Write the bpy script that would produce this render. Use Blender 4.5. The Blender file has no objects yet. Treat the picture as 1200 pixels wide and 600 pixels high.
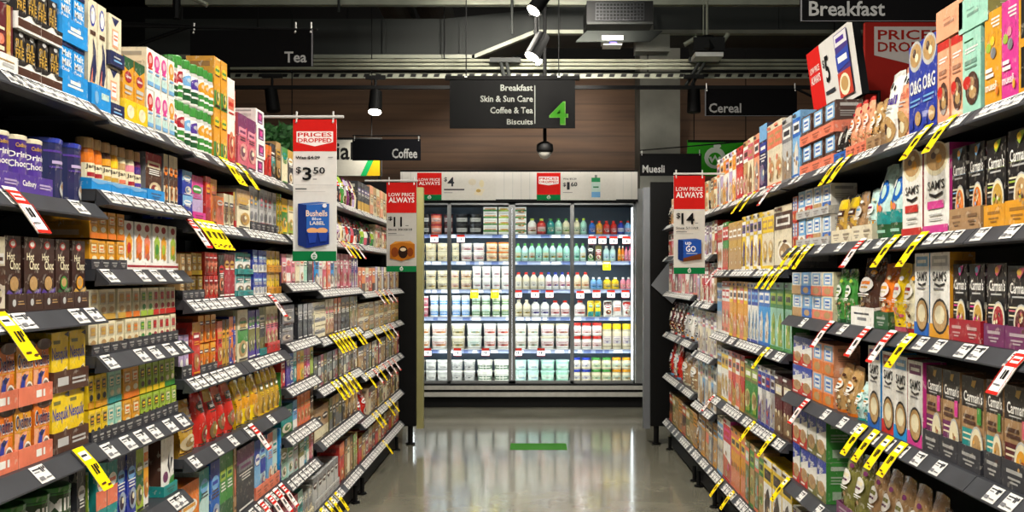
import bpy, math, random
from mathutils import Vector, Matrix, noise
R = random.Random(7)
scene = bpy.context.scene
COL = scene.collection
PI = math.pi

# ------------------------------------------------------------------ camera
H, F, A = 1.45, 1200.0, 1.10          # eye height, focal length in pixels, half width of the aisle
cam_d = bpy.data.cameras.new('camera')
cam = bpy.data.objects.new('camera', cam_d); COL.objects.link(cam)
cam.location = (0, 0, H); cam.rotation_euler = (PI/2, 0, 0)
cam_d.sensor_width = 36; cam_d.lens = 36*F/1200
cam_d.shift_x = -25/1200; cam_d.shift_y = 22/1200
cam_d.clip_start = .05; cam_d.clip_end = 100
scene.camera = cam
def PX(px, Y): return (px-625)*Y/F
def PZ(py, Y): return H-(py-322)*Y/F

# ------------------------------------------------------------------ colours
def s2l(c): return c/12.92 if c <= .04045 else ((c+.055)/1.055)**2.4
def hexc(h):
    h = h.lstrip('#'); return tuple(s2l(int(h[i:i+2], 16)/255) for i in (0, 2, 4))
PAL = dict(white='#eeece4', cream='#e6dcb8', ivory='#ddd2b4', tan='#b8925c', kraft='#a8845c', brown='#4d2f22', dark='#221d1b',
  black='#141416', grey='#77777a', silver='#b9b9b6', charcoal='#33343a', red='#c3281f', crimson='#a01c2c', maroon='#5c1a22',
  coral='#e2795a', orange='#e0761b', amber='#dd9a22', yellow='#ecc81c', gold='#c39a3c', mustard='#caa03a', lime='#9cb838',
  green='#3f8a3a', forest='#22562f', olive='#77743a', mint='#9fd3bd', teal='#1f8d8a', aqua='#bcdcd6', sky='#74abd8',
  blue='#1e62b8', azure='#1c8fd8', royal='#23379c', navy='#1c2450', purple='#3a1f78', violet='#4f3590', lilac='#b5a3c9', plum='#6e2c5c',
  pink='#e0899a', magenta='#d3398f', rose='#c95c6e', peach='#e8a27c', wine='#7a1f38', chocolate='#38211b')
PAL = {k: hexc(v) for k, v in PAL.items()}
def C(n):
    if isinstance(n, tuple): return n
    if n.startswith('#'): return hexc(n)
    return PAL[n]
def shade(c, k): c = C(c); return tuple(min(1, x*k) for x in c)
def mix(a, b, t): a, b = C(a), C(b); return tuple(x*(1-t)+y*t for x, y in zip(a, b))

# ------------------------------------------------------------------ materials
def nmat(name):
    m = bpy.data.materials.new(name); m.use_nodes = True
    nt = m.node_tree; return m, nt, nt.nodes['Principled BSDF']
def attr_mat(name, rough, coat=0, bump=0, metal=0, spec=.5, mott=.12, ink=.34):
    m, nt, b = nmat(name)
    a = nt.nodes.new('ShaderNodeAttribute'); a.attribute_name = 'Col'
    n = nt.nodes.new('ShaderNodeTexNoise'); n.inputs['Scale'].default_value = 38; n.inputs['Detail'].default_value = 4
    tc = nt.nodes.new('ShaderNodeTexCoord'); nt.links.new(tc.outputs['Object'], n.inputs['Vector'])
    r = nt.nodes.new('ShaderNodeMapRange'); r.inputs['From Min'].default_value = .3; r.inputs['From Max'].default_value = .7
    r.inputs['To Min'].default_value = 1-mott; r.inputs['To Max'].default_value = 1+mott*.5
    nt.links.new(n.outputs['Fac'], r.inputs['Value'])
    v = nt.nodes.new('ShaderNodeVectorMath'); v.operation = 'SCALE'
    nt.links.new(a.outputs['Color'], v.inputs[0]); nt.links.new(r.outputs['Result'], v.inputs['Scale'])
    out = v.outputs['Vector']
    if ink:   # fine print: short broken strokes in lines, darker or paler than the card
        mp = nt.nodes.new('ShaderNodeMapping'); mp.inputs['Scale'].default_value = (95, 95, 60); nt.links.new(tc.outputs['Object'], mp.inputs['Vector'])
        n3 = nt.nodes.new('ShaderNodeTexNoise'); n3.inputs['Scale'].default_value = 1; n3.inputs['Detail'].default_value = 1; nt.links.new(mp.outputs['Vector'], n3.inputs['Vector'])
        n4 = nt.nodes.new('ShaderNodeTexNoise'); n4.inputs['Scale'].default_value = 14; n4.inputs['Detail'].default_value = 1; nt.links.new(tc.outputs['Object'], n4.inputs['Vector'])
        st_ = nt.nodes.new('ShaderNodeMath'); st_.operation = 'GREATER_THAN'; st_.inputs[1].default_value = .56; nt.links.new(n3.outputs['Fac'], st_.inputs[0])
        s2 = nt.nodes.new('ShaderNodeMapRange'); s2.inputs['From Min'].default_value = .4; s2.inputs['From Max'].default_value = .62; s2.inputs['To Max'].default_value = ink; nt.links.new(n4.outputs['Fac'], s2.inputs['Value'])
        ml = nt.nodes.new('ShaderNodeMath'); ml.operation = 'MULTIPLY'; nt.links.new(st_.outputs[0], ml.inputs[0]); nt.links.new(s2.outputs['Result'], ml.inputs[1])
        n5 = nt.nodes.new('ShaderNodeTexNoise'); n5.inputs['Scale'].default_value = 30; nt.links.new(tc.outputs['Object'], n5.inputs['Vector'])
        rp = nt.nodes.new('ShaderNodeValToRGB'); rp.color_ramp.interpolation = 'CONSTANT'
        rp.color_ramp.elements[0].color = (.03, .025, .02, 1); rp.color_ramp.elements[1].position = .52; rp.color_ramp.elements[1].color = (.75, .7, .58, 1); nt.links.new(n5.outputs['Fac'], rp.inputs['Fac'])
        mx = nt.nodes.new('ShaderNodeMix'); mx.data_type = 'RGBA'; nt.links.new(ml.outputs[0], mx.inputs[0]); nt.links.new(out, mx.inputs[6]); nt.links.new(rp.outputs['Color'], mx.inputs[7]); out = mx.outputs[2]
    nt.links.new(out, b.inputs['Base Color'])
    b.inputs['Roughness'].default_value = rough; b.inputs['Metallic'].default_value = metal
    b.inputs['Specular IOR Level'].default_value = spec; b.inputs['Coat Weight'].default_value = coat
    if bump:
        n2 = nt.nodes.new('ShaderNodeTexNoise'); n2.inputs['Scale'].default_value = 22; n2.inputs['Detail'].default_value = 3
        nt.links.new(tc.outputs['Object'], n2.inputs['Vector'])
        bp = nt.nodes.new('ShaderNodeBump'); bp.inputs['Strength'].default_value = bump; bp.inputs['Distance'].default_value = .02
        nt.links.new(n2.outputs['Fac'], bp.inputs['Height']); nt.links.new(bp.outputs['Normal'], b.inputs['Normal'])
    return m
def plain_mat(name, col, rough=.5, metal=0, mott=.15, scale=8, bump=0, spec=.5):
    m, nt, b = nmat(name); c = C(col)
    tc = nt.nodes.new('ShaderNodeTexCoord')
    n = nt.nodes.new('ShaderNodeTexNoise'); n.inputs['Scale'].default_value = scale; n.inputs['Detail'].default_value = 5
    nt.links.new(tc.outputs['Object'], n.inputs['Vector'])
    rp = nt.nodes.new('ShaderNodeValToRGB')
    rp.color_ramp.elements[0].position = .3; rp.color_ramp.elements[1].position = .7
    rp.color_ramp.elements[0].color = (*[x*(1-mott) for x in c], 1); rp.color_ramp.elements[1].color = (*[min(1, x*(1+mott)) for x in c], 1)
    nt.links.new(n.outputs['Fac'], rp.inputs['Fac']); nt.links.new(rp.outputs['Color'], b.inputs['Base Color'])
    b.inputs['Roughness'].default_value = rough; b.inputs['Metallic'].default_value = metal; b.inputs['Specular IOR Level'].default_value = spec
    if bump:
        bp = nt.nodes.new('ShaderNodeBump'); bp.inputs['Strength'].default_value = bump; bp.inputs['Distance'].default_value = .01
        nt.links.new(n.outputs['Fac'], bp.inputs['Height']); nt.links.new(bp.outputs['Normal'], b.inputs['Normal'])
    return m
def emis_mat(name, col, strength):
    m, nt, b = nmat(name); b.inputs['Base Color'].default_value = (.8, .8, .8, 1)
    b.inputs['Emission Color'].default_value = (*C(col), 1); b.inputs['Emission Strength'].default_value = strength
    return m
M = {}
M['print'] = attr_mat('printed_card', .42, coat=.12)
M['film'] = attr_mat('printed_film', .24, coat=.25, bump=.35)
M['plastic'] = attr_mat('coloured_plastic', .3, coat=.2, mott=.06, ink=.12)
M['metalprint'] = attr_mat('printed_metal', .28, coat=.3, mott=.06)
M['sign'] = attr_mat('sign_print', .8, mott=.04, spec=.08, ink=0)
M['shelf'] = plain_mat('shelf_charcoal_steel', '#303237', .5, .0, .12, 14)
M['lip'] = plain_mat('shelf_lip_strip', '#36383d', .42, .0, .2, 10)
M['back'] = plain_mat('back_panel_dark', '#17181a', .6, 0, .2, 6)
M['black'] = plain_mat('matt_black_paint', '#060606', .6, 0, .25, 5, spec=.2)
M['duct'] = plain_mat('dark_duct_metal', '#282a28', .6, .0, .15, 1.5, spec=.2)
M['dim'] = plain_mat('dim_galvanised', '#7d7f70', .5, .2, .18, 5)
M['pipe'] = plain_mat('pale_conduit', '#8d8e7d', .45, .2, .15, 6)
M['steel'] = plain_mat('brushed_steel', '#b5b3ab', .35, .3, .1, 20)
M['frame'] = plain_mat('fridge_frame_grey', '#8b8d8c', .35, .5, .08, 8)
M['fridgewhite'] = plain_mat('fridge_white_panel', '#cfccc4', .45, 0, .04, 4)
M['concrete'] = plain_mat('concrete_column', '#777870', .85, 0, .22, 3, bump=.3)
M['olive'] = plain_mat('cream_edge_board', '#9b9660', .6, 0, .12, 3)
M['foil'] = plain_mat('grey_board', '#6f7276', .5, 0, .1, 5)
M['whiteplastic'] = plain_mat('white_plastic', '#c9c9c4', .4, 0, .05, 5)
M['leaf'] = plain_mat('leaf_green', '#2f6a2b', .5, 0, .4, 30)
M['emit'] = emis_mat('spot_lens', '#fff4e0', 25)
M['emit_led'] = emis_mat('fridge_led_strip', '#f4fbff', 9)
M['emit_dot'] = emis_mat('violet_status_led', '#6a58ff', 6)
# glass: mostly see-through with a faint sheen
gm, nt, b = nmat('fridge_glass')
tr = nt.nodes.new('ShaderNodeBsdfTransparent'); tr.inputs['Color'].default_value = (.93, .97, .96, 1)
gl = nt.nodes.new('ShaderNodeBsdfGlossy'); gl.inputs['Roughness'].default_value = .04
fr = nt.nodes.new('ShaderNodeFresnel'); fr.inputs['IOR'].default_value = 1.45
mx = nt.nodes.new('ShaderNodeMixShader'); nt.links.new(fr.outputs['Fac'], mx.inputs['Fac'])
nt.links.new(tr.outputs[0], mx.inputs[1]); nt.links.new(gl.outputs[0], mx.inputs[2])
nt.links.new(mx.outputs[0], nt.nodes['Material Output'].inputs['Surface']); M['glass'] = gm
# polished concrete floor
fm, nt, b = nmat('polished_concrete')
tc = nt.nodes.new('ShaderNodeTexCoord')
n1 = nt.nodes.new('ShaderNodeTexNoise'); n1.inputs['Scale'].default_value = 1.6; n1.inputs['Detail'].default_value = 8; n1.inputs['Roughness'].default_value = .65
n2 = nt.nodes.new('ShaderNodeTexNoise'); n2.inputs['Scale'].default_value = 140; n2.inputs['Detail'].default_value = 2
for n in (n1, n2): nt.links.new(tc.outputs['Object'], n.inputs['Vector'])
ra = nt.nodes.new('ShaderNodeValToRGB'); ra.color_ramp.elements[0].position = .3; ra.color_ramp.elements[1].position = .72
ra.color_ramp.elements[0].color = (*hexc('#6d6a5d'), 1); ra.color_ramp.elements[1].color = (*hexc('#8b8878'), 1)
nt.links.new(n1.outputs['Fac'], ra.inputs['Fac'])
mm = nt.nodes.new('ShaderNodeMix'); mm.data_type = 'RGBA'; mm.blend_type = 'MULTIPLY'; mm.inputs[0].default_value = .35
nt.links.new(ra.outputs['Color'], mm.inputs[6]); nt.links.new(n2.outputs['Color'], mm.inputs[7]); nt.links.new(mm.outputs[2], b.inputs['Base Color'])
rr = nt.nodes.new('ShaderNodeMapRange'); rr.inputs['To Min'].default_value = .07; rr.inputs['To Max'].default_value = .16
nt.links.new(n1.outputs['Fac'], rr.inputs['Value']); nt.links.new(rr.outputs['Result'], b.inputs['Roughness'])
b.inputs['Specular IOR Level'].default_value = .5
M['floor'] = fm
# timber bulkhead: horizontal boards
wm, nt, b = nmat('timber_boards')
tc = nt.nodes.new('ShaderNodeTexCoord'); mp = nt.nodes.new('ShaderNodeMapping'); mp.inputs['Scale'].default_value = (.6, 1, 9)
nt.links.new(tc.outputs['Object'], mp.inputs['Vector'])
n1 = nt.nodes.new('ShaderNodeTexNoise'); n1.inputs['Scale'].default_value = 1.5; n1.inputs['Detail'].default_value = 6
nt.links.new(mp.outputs['Vector'], n1.inputs['Vector'])
ra = nt.nodes.new('ShaderNodeValToRGB'); ra.color_ramp.elements[0].position = .25; ra.color_ramp.elements[1].position = .75
ra.color_ramp.elements[0].color = (*hexc('#57402f'), 1); ra.color_ramp.elements[1].color = (*hexc('#7b5a3e'), 1)
nt.links.new(n1.outputs['Fac'], ra.inputs['Fac'])
wv = nt.nodes.new('ShaderNodeTexWave'); wv.bands_direction = 'Z'; wv.inputs['Scale'].default_value = 1.6; wv.inputs['Distortion'].default_value = 0
nt.links.new(tc.outputs['Object'], wv.inputs['Vector'])
r2 = nt.nodes.new('ShaderNodeValToRGB'); r2.color_ramp.elements[0].position = 0; r2.color_ramp.elements[0].color = (.72, .72, .72, 1)
r2.color_ramp.elements[1].position = .05; r2.color_ramp.elements[1].color = (1, 1, 1, 1); nt.links.new(wv.outputs['Color'], r2.inputs['Fac'])
mm = nt.nodes.new('ShaderNodeMix'); mm.data_type = 'RGBA'; mm.blend_type = 'MULTIPLY'; mm.inputs[0].default_value = 1
nt.links.new(ra.outputs['Color'], mm.inputs[6]); nt.links.new(r2.outputs['Color'], mm.inputs[7]); nt.links.new(mm.outputs[2], b.inputs['Base Color'])
b.inputs['Roughness'].default_value = .6; M['wood'] = wm

# ------------------------------------------------------------------ lettering (outlines of words as meshes, made once)
TG = {}
def text_geo(words):
    tmp = []
    for w in words:
        if w in TG: continue
        cu = bpy.data.curves.new('t', 'FONT'); cu.body = w; cu.resolution_u = 2; cu.offset = .018
        o = bpy.data.objects.new('t', cu); COL.objects.link(o); tmp.append((w, o))
    if not tmp: return
    bpy.context.view_layer.update(); dg = bpy.context.evaluated_depsgraph_get()
    for w, o in tmp:
        me = o.evaluated_get(dg).to_mesh()
        vs = [v.co.copy() for v in me.vertices]; fs = [tuple(p.vertices) for p in me.polygons]
        x0 = min(v.x for v in vs); x1 = max(v.x for v in vs); y0 = min(v.y for v in vs); y1 = max(v.y for v in vs)
        TG[w] = ([((v.x-x0)/(x1-x0), (v.y-y0)/(y1-y0)) for v in vs], fs, (x1-x0)/(y1-y0))
        o.evaluated_get(dg).to_mesh_clear()
    for w, o in tmp:
        cu = o.data; bpy.data.objects.remove(o); bpy.data.curves.remove(cu)

# ------------------------------------------------------------------ mesh builder
class MB:
    def __init__(s): s.v = []; s.f = []; s.c = []; s.m = []
    def poly(s, pts, col=(.5, .5, .5), mat=0):
        k = len(s.v); s.v += [tuple(p) for p in pts]; s.f.append(tuple(range(k, k+len(pts)))); s.c.append(C(col)); s.m.append(mat)
    def box(s, x0, x1, y0, y1, z0, z1, col=(.5, .5, .5), front=None, side=None, top=None, mat=0):
        k = len(s.v); s.v += [(x, y, z) for z in (z0, z1) for y in (y0, y1) for x in (x0, x1)]
        for q, c in (((0, 1, 5, 4), front), ((1, 3, 7, 5), side), ((3, 2, 6, 7), None), ((2, 0, 4, 6), side), ((4, 5, 7, 6), top), ((2, 3, 1, 0), None)):
            s.f.append(tuple(k+i for i in q)); s.c.append(C(c or col)); s.m.append(mat)
    def tube(s, p, q, r, col=(.5, .5, .5), n=8, r2=None, mat=0, caps=True):
        p, q = Vector(p), Vector(q); r2 = r if r2 is None else r2; d = (q-p).normalized()
        a = d.orthogonal().normalized(); b = d.cross(a)
        A1 = [p+(a*math.cos(t)+b*math.sin(t))*r for t in (i*2*PI/n for i in range(n))]
        B1 = [q+(a*math.cos(t)+b*math.sin(t))*r2 for t in (i*2*PI/n for i in range(n))]
        for i in range(n): s.poly((A1[i], A1[(i+1) % n], B1[(i+1) % n], B1[i]), col, mat)
        if caps: s.poly(A1[::-1], col, mat); s.poly(B1, col, mat)
    def lathe(s, prof, cx, cy, n, cols, mat=0):
        # prof: (r, z) from the bottom up; cols: one per band
        k = len(s.v)
        for r, z in prof:
            s.v += [(cx+r*math.cos(i*2*PI/n), cy+r*math.sin(i*2*PI/n), z) for i in range(n)]
        for j in range(len(prof)-1):
            c = C(cols[min(j, len(cols)-1)])
            for i in range(n):
                i2 = (i+1) % n
                s.f.append((k+j*n+i, k+j*n+i2, k+(j+1)*n+i2, k+(j+1)*n+i)); s.c.append(c); s.m.append(mat)
        s.f.append(tuple(k+i for i in range(n))[::-1]); s.c.append(C(cols[0])); s.m.append(mat)
        e = k+(len(prof)-1)*n; s.f.append(tuple(e+i for i in range(n))); s.c.append(C(cols[-1])); s.m.append(mat)
    def decals(s, els, mp, curved=0, mat=0):
        for L, e in enumerate(els):
            off = .0005+.00035*L; t = e[0]
            if t == 'r':
                _, u0, v0, u1, v1, c = e
                nu, nv = (8, 1) if curved == 1 else (6, 6) if curved == 2 else (1, 1)
                for i in range(nu):
                    for j in range(nv):
                        a, b_ = u0+(u1-u0)*i/nu, u0+(u1-u0)*(i+1)/nu; p, q = v0+(v1-v0)*j/nv, v0+(v1-v0)*(j+1)/nv
                        s.poly([mp(a, p, off), mp(b_, p, off), mp(b_, q, off), mp(a, q, off)], c, mat)
            elif t == 'e':
                _, cu, cv, ru, rv, c = e; n = 16; rings = 3 if curved else 1
                pr = None
                for k in range(1, rings+1):
                    rg = [mp(cu+ru*k/rings*math.cos(i*2*PI/n), cv+rv*k/rings*math.sin(i*2*PI/n), off) for i in range(n)]
                    if rings == 1: s.poly(rg, c, mat)
                    elif pr is None:
                        s.poly(rg, c, mat)
                    else:
                        for i in range(n): s.poly((pr[i], rg[i], rg[(i+1) % n], pr[(i+1) % n]), c, mat)
                    pr = rg
            elif t == 'p':
                s.poly([mp(u, v, off) for u, v in e[1]], e[2], mat)
            elif t == 't':
                _, w, u0, v0, u1, v1, c = e
                if w not in TG: text_geo([w])
                vs, fs, _a = TG[w]; k = len(s.v)
                s.v += [tuple(mp(u0+(u1-u0)*x, v0+(v1-v0)*y, off)) for x, y in vs]
                for f in fs: s.f.append(tuple(k+i for i in f)); s.c.append(C(c)); s.m.append(mat)
    def mesh(s, name, mats, smooth=False):
        me = bpy.data.meshes.new(name); me.from_pydata(s.v, [], s.f); me.validate(clean_customdata=False)
        for m in (mats if isinstance(mats, (list, tuple)) else [mats]): me.materials.append(M[m] if isinstance(m, str) else m)
        if len(me.polygons) == len(s.f):
            at = me.color_attributes.new('Col', 'FLOAT_COLOR', 'CORNER')
            buf = []
            for f, c in zip(s.f, s.c): buf += [c[0], c[1], c[2], 1.0]*len(f)
            at.data.foreach_set('color', buf)
            me.polygons.foreach_set('material_index', s.m)
        else: print('mesh changed on validate', name)
        if smooth: me.polygons.foreach_set('use_smooth', [True]*len(me.polygons))
        me.update(); return me
    def build(s, name, mats, parent=None, smooth=False, loc=(0, 0, 0), rz=0):
        return put(name, s.mesh(name, mats, smooth), parent, loc, rz)
def put(name, me, parent=None, loc=(0, 0, 0), rz=0):
    o = bpy.data.objects.new(name, me); COL.objects.link(o); o.parent = parent; o.location = loc; o.rotation_euler = (0, 0, rz); return o
def empty(name, label, cat, loc=(0, 0, 0), rz=0, group=None):
    o = bpy.data.objects.new(name, None); COL.objects.link(o); o.empty_display_size = .05
    o.location = loc; o.rotation_euler = (0, 0, rz); o['label'] = label; o['category'] = cat
    if group: o['group'] = group
    return o
def tag(o, label, cat, group=None):
    o['label'] = label; o['category'] = cat
    if group: o['group'] = group
    return o
def struct(o): o['kind'] = 'structure'; return o
def dark_of(c): return sum(C(c)) < .5

# ------------------------------------------------------------------ packaging artwork
def art(base, a1, a2, rng, sty='gen'):
    """Printed artwork for the front of a pack: bands, a logo patch, lines of small print, a picture."""
    ink = 'white' if dark_of(base) else rng.choice(['charcoal', a1, 'brown'])
    E = []
    if sty == 'tea':
        E.append(('r', 0, .74, 1, .98, a1)); E.append(('r', .12, .8, .88, .92, a2))
        E.append(('e', .5, .42, .3, .2, a2)); E.append(('e', .5, .4, .2, .13, shade(a1, .8)))
        E.append(('r', .2, .62, .8, .68, ink)); E.append(('r', 0, 0, 1, .12, a1)); E.append(('r', .25, .16, .75, .19, ink))
    elif sty == 'slot':
        E.append(('r', .1, .5, .9, .9, shade(base, .65))); E.append(('r', .22, .56, .78, .84, a2)); E.append(('r', .3, .6, .7, .64, a1)); E.append(('r', .3, .7, .7, .78, a1))
        E.append(('r', 0, 0, 1, .2, a1)); E.append(('e', .5, .33, .3, .1, a2))
    elif sty == 'fruit':
        E.append(('r', 0, .8, 1, 1, 'white')); E.append(('e', .5, .88, .3, .08, 'crimson'))
        E.append(('p', [(.2, .2), (.8, .3), (.9, .6), (.55, .76), (.15, .62)], a1)); E.append(('e', .5, .42, .22, .13, a2)); E.append(('e', .62, .26, .2, .08, shade(a1, .7)))
        E.append(('r', 0, 0, 1, .1, 'white')); E.append(('r', .05, .04, .95, .07, 'crimson'))
    elif sty == 'cereal':
        E.append(('r', 0, .62, 1, .9, a1)); E.append(('r', .1, .68, .9, .84, a2)); E.append(('r', .18, .72, .82, .8, ink if ink != a2 else a1))
        k = rng.random(); cx = rng.uniform(.35, .65); cv = rng.uniform(.22, .36)
        if k < .35:
            E.append(('e', cx, cv, .4, .17, mix(a2, 'cream', .3))); E.append(('e', cx, cv, .33, .13, mix('tan', a1, .25)))
        elif k < .7:
            E.append(('p', [(0, .05), (1, .05), (1, rng.uniform(.3, .5)), (.5, rng.uniform(.2, .4)), (0, rng.uniform(.3, .55))], mix(a1, 'tan', rng.uniform(.2, .6))))
        else:
            E.append(('p', [(.2, .06), (.7, .06), (.8, .4), (.6, .56), (.4, .5), (.15, .3)], mix(a2, 'brown', rng.uniform(.2, .7))))
        for i in range(6): E.append(('e', rng.uniform(.2, .8), rng.uniform(.1, .45), rng.uniform(.06, .13), rng.uniform(.02, .06), rng.choice(['cream', 'kraft', shade('tan', .6), a1, a2])))
        E.append(('r', .06, .93, .5, .97, ink)); E.append(('r', 0, 0, 1, .05, a1))
    elif sty == 'bottle':
        E.append(('r', 0, .16, 1, .6, a1)); E.append(('r', .2, .42, .8, .54, a2)); E.append(('e', .5, .3, .25, .1, mix(a1, a2, .5)))
    else:
        k = rng.random()
        if k < .3: E.append(('r', 0, .76, 1, 1, a1))
        elif k < .55: E.append(('p', [(0, 1), (0, .55), (1, .8), (1, 1)], a1))
        elif k < .8: E.append(('r', 0, 0, 1, .34, a1))
        else: E.append(('r', 0, .36, 1, .62, a1))
        v = rng.uniform(.58, .72)
        E.append(('r', .1, v, .9, v+.14, a2)) if rng.random() < .5 else E.append(('e', .5, v+.06, .4, .1, a2))
        E.append(('r', .2, v+.04, .8, v+.09, a1 if not dark_of(a2) else 'white'))
        for i in range(rng.choice((1, 2, 3))):
            w = rng.uniform(.2, .4); E.append(('r', .5-w, v-.05-.045*i, .5+w, v-.03-.045*i, ink))
        if rng.random() < .7:
            cv = rng.uniform(.2, .32); ru = rng.uniform(.28, .42)
            E.append(('e', .5+rng.uniform(-.1, .1), cv, ru, .16, mix(a2, 'tan', .4))); E.append(('e', .5, cv, ru*.6, .1, mix(a1, 'brown', .5))); E.append(('e', .6, cv+.03, ru*.3, .045, 'cream'))
        E.append(('r', .1, .03, .9, .06, ink))
    return E

def carton(w, h, d, base, els, side=None, top=None, back_art=True):
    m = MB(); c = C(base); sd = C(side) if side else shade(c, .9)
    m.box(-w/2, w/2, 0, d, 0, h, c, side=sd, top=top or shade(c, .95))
    m.decals(els, lambda u, v, o: (-w/2+u*w, -o, v*h))
    ink = 'white' if dark_of(sd) else 'charcoal'                      # small print on the two flanks
    for sx in (-1, 1):
        f = lambda u, v, o, sx=sx: (sx*(w/2+o), d*u, v*h)
        m.decals([('r', .15, .8, .85, .9, mix(sd, ink, .55)), ('r', .15, .62, .7, .66, mix(sd, ink, .4)), ('r', .15, .55, .8, .58, mix(sd, ink, .4)), ('r', .15, .48, .6, .51, mix(sd, ink, .4)), ('r', .2, .1, .8, .3, mix(sd, 'white', .4))], f)
    m.poly([(-w*.5, d*.5-.001, h+.0004), (w*.5, d*.5-.001, h+.0004), (w*.5, d*.5+.001, h+.0004), (-w*.5, d*.5+.001, h+.0004)], shade(c, .6))
    return m
def pouch(w, h, d, base, els, rng, top=None):
    m = MB(); c = C(base); NU, NV = 10, 14; sd = rng.uniform(0, 50)
    def P(v):
        t = min(1, max(0, (.95-v)/.5)); return (t**.6)*(1-.12*max(0, .25-v)/.25)
    def mp(u, v, o, s=1):
        b_ = P(v)*(1-.85*abs(2*u-1)**3); wr = .1*noise.noise((u*3+sd, v*4, s))*(1 if .05 < u < .95 else 0)
        hw = w/2*(1-.1*P(v)*(1-abs(2*v-1))+.0*u)*(1-.12*max(0, v-.8)/.2)
        lean = .02*noise.noise((sd, v*2, 3))*w
        return (lean-hw+2*hw*u, d/2-s*(d/2*(b_+wr*P(v))+o), v*h*(1-.02*abs(2*u-1)))
    for s in (1, -1):
        g = [[mp(i/NU, j/NV, .0005, s) for i in range(NU+1)] for j in range(NV+1)]
        for j in range(NV):
            for i in range(NU):
                q = (g[j][i], g[j][i+1], g[j+1][i+1], g[j+1][i])
                m.poly(q if s == 1 else q[::-1], c if j < NV-1 else (top or shade(c, .8)))
    m.decals(els, lambda u, v, o: mp(.06+.88*u, v*.95, o+.0012), 2)
    return m
def shrinkfit(els, k0, k1):      # squeeze artwork into the label zone of a round pack
    out = []
    f = lambda v: k0+(k1-k0)*v
    for e in els:
        if e[0] == 'r': out.append(('r', e[1], f(e[2]), e[3], f(e[4]), e[5]))
        elif e[0] == 'e': out.append(('e', e[1], f(e[2]), e[3], e[4]*(k1-k0), e[5]))
        elif e[0] == 'p': out.append(('r', .1, f(.2), .9, f(.7), e[2]))
        else: out.append(('t', e[1], e[2], f(e[3]), e[4], f(e[5]), e[6]))
    return out
def roundpack(kind, w, h, base, els, lidc, n=20):
    """tin, jar, bottle or tub: returns body builder and lid builder"""
    r = w/2; m = MB(); l = MB(); c = C(base); cy = r
    if kind == 'tin':
        m.lathe([(r*.97, 0), (r, .004), (r, h*.92)], 0, cy, n, [c])
        l.lathe([(r*1.02, h*.915), (r*1.03, h*.93), (r*1.03, h*.985), (r*.96, h)], 0, cy, n, [lidc]); R_ = lambda v: r; z0, z1 = .04, .9
    elif kind == 'jar':
        m.lathe([(r*.9, 0), (r, h*.04), (r, h*.7), (r*.93, h*.77), (r*.84, h*.8)], 0, cy, n, [c, c, mix(c, 'dark', .4)])
        l.lathe([(r*.93, h*.79), (r*.95, h*.81), (r*.95, h*.97), (r*.9, h)], 0, cy, n, [lidc]); R_ = lambda v: r; z0, z1 = .08, .66
    elif kind == 'bottle':
        m.lathe([(r*.9, 0), (r, h*.03), (r, h*.6), (r*.9, h*.7), (r*.45, h*.83), (r*.4, h*.88)], 0, cy, n, [c])
        l.lathe([(r*.46, h*.87), (r*.46, h*.985), (r*.4, h)], 0, cy, n, [lidc]); R_ = lambda v: r; z0, z1 = .04, .62
    else:
        m.lathe([(r*.86, 0), (r*.88, h*.03), (r*.97, h*.86)], 0, cy, n, [c])
        l.lathe([(r, h*.85), (r*1.02, h*.87), (r*1.02, h*.97), (r*.97, h)], 0, cy, n, [lidc]); R_ = lambda v: r*(.88+.09*v/.86); z0, z1 = .06, .82
    def mp(u, v, o):
        t = (u-.5)*PI*.92; q = R_(v)+o
        return (q*math.sin(t), cy-q*math.cos(t), v*h)
    m.decals(shrinkfit(els, z0, z1), mp, 1)
    return m, l
def traymesh(w, h, d, col, pat=None):
    m = MB(); c = C(col); t = .003
    m.box(-w/2, w/2, 0, d, 0, t, c)
    m.box(-w/2, w/2, 0, t, t, h, c); m.box(-w/2, w/2, d-t, d, t, h, shade(c, .8))
    for s in (-1, 1):
        x0, x1 = (-w/2, -w/2+t) if s < 0 else (w/2-t, w/2)
        hb = h*1.25
        k = len(m.v); m.v += [(x0, t, t), (x1, t, t), (x1, t, h), (x0, t, h), (x0, d-t, t), (x1, d-t, t), (x1, d-t, hb), (x0, d-t, hb)]
        for q in ((0, 1, 2, 3), (5, 4, 7, 6), (1, 5, 6, 2), (4, 0, 3, 7), (3, 2, 6, 7), (4, 5, 1, 0)):
            m.f.append(tuple(k+i for i in q)); m.c.append(c); m.m.append(0)
    mp = lambda u, v, o: (-w/2+u*w, -o, v*h)
    if pat: m.decals(pat, mp)
    return m
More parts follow.
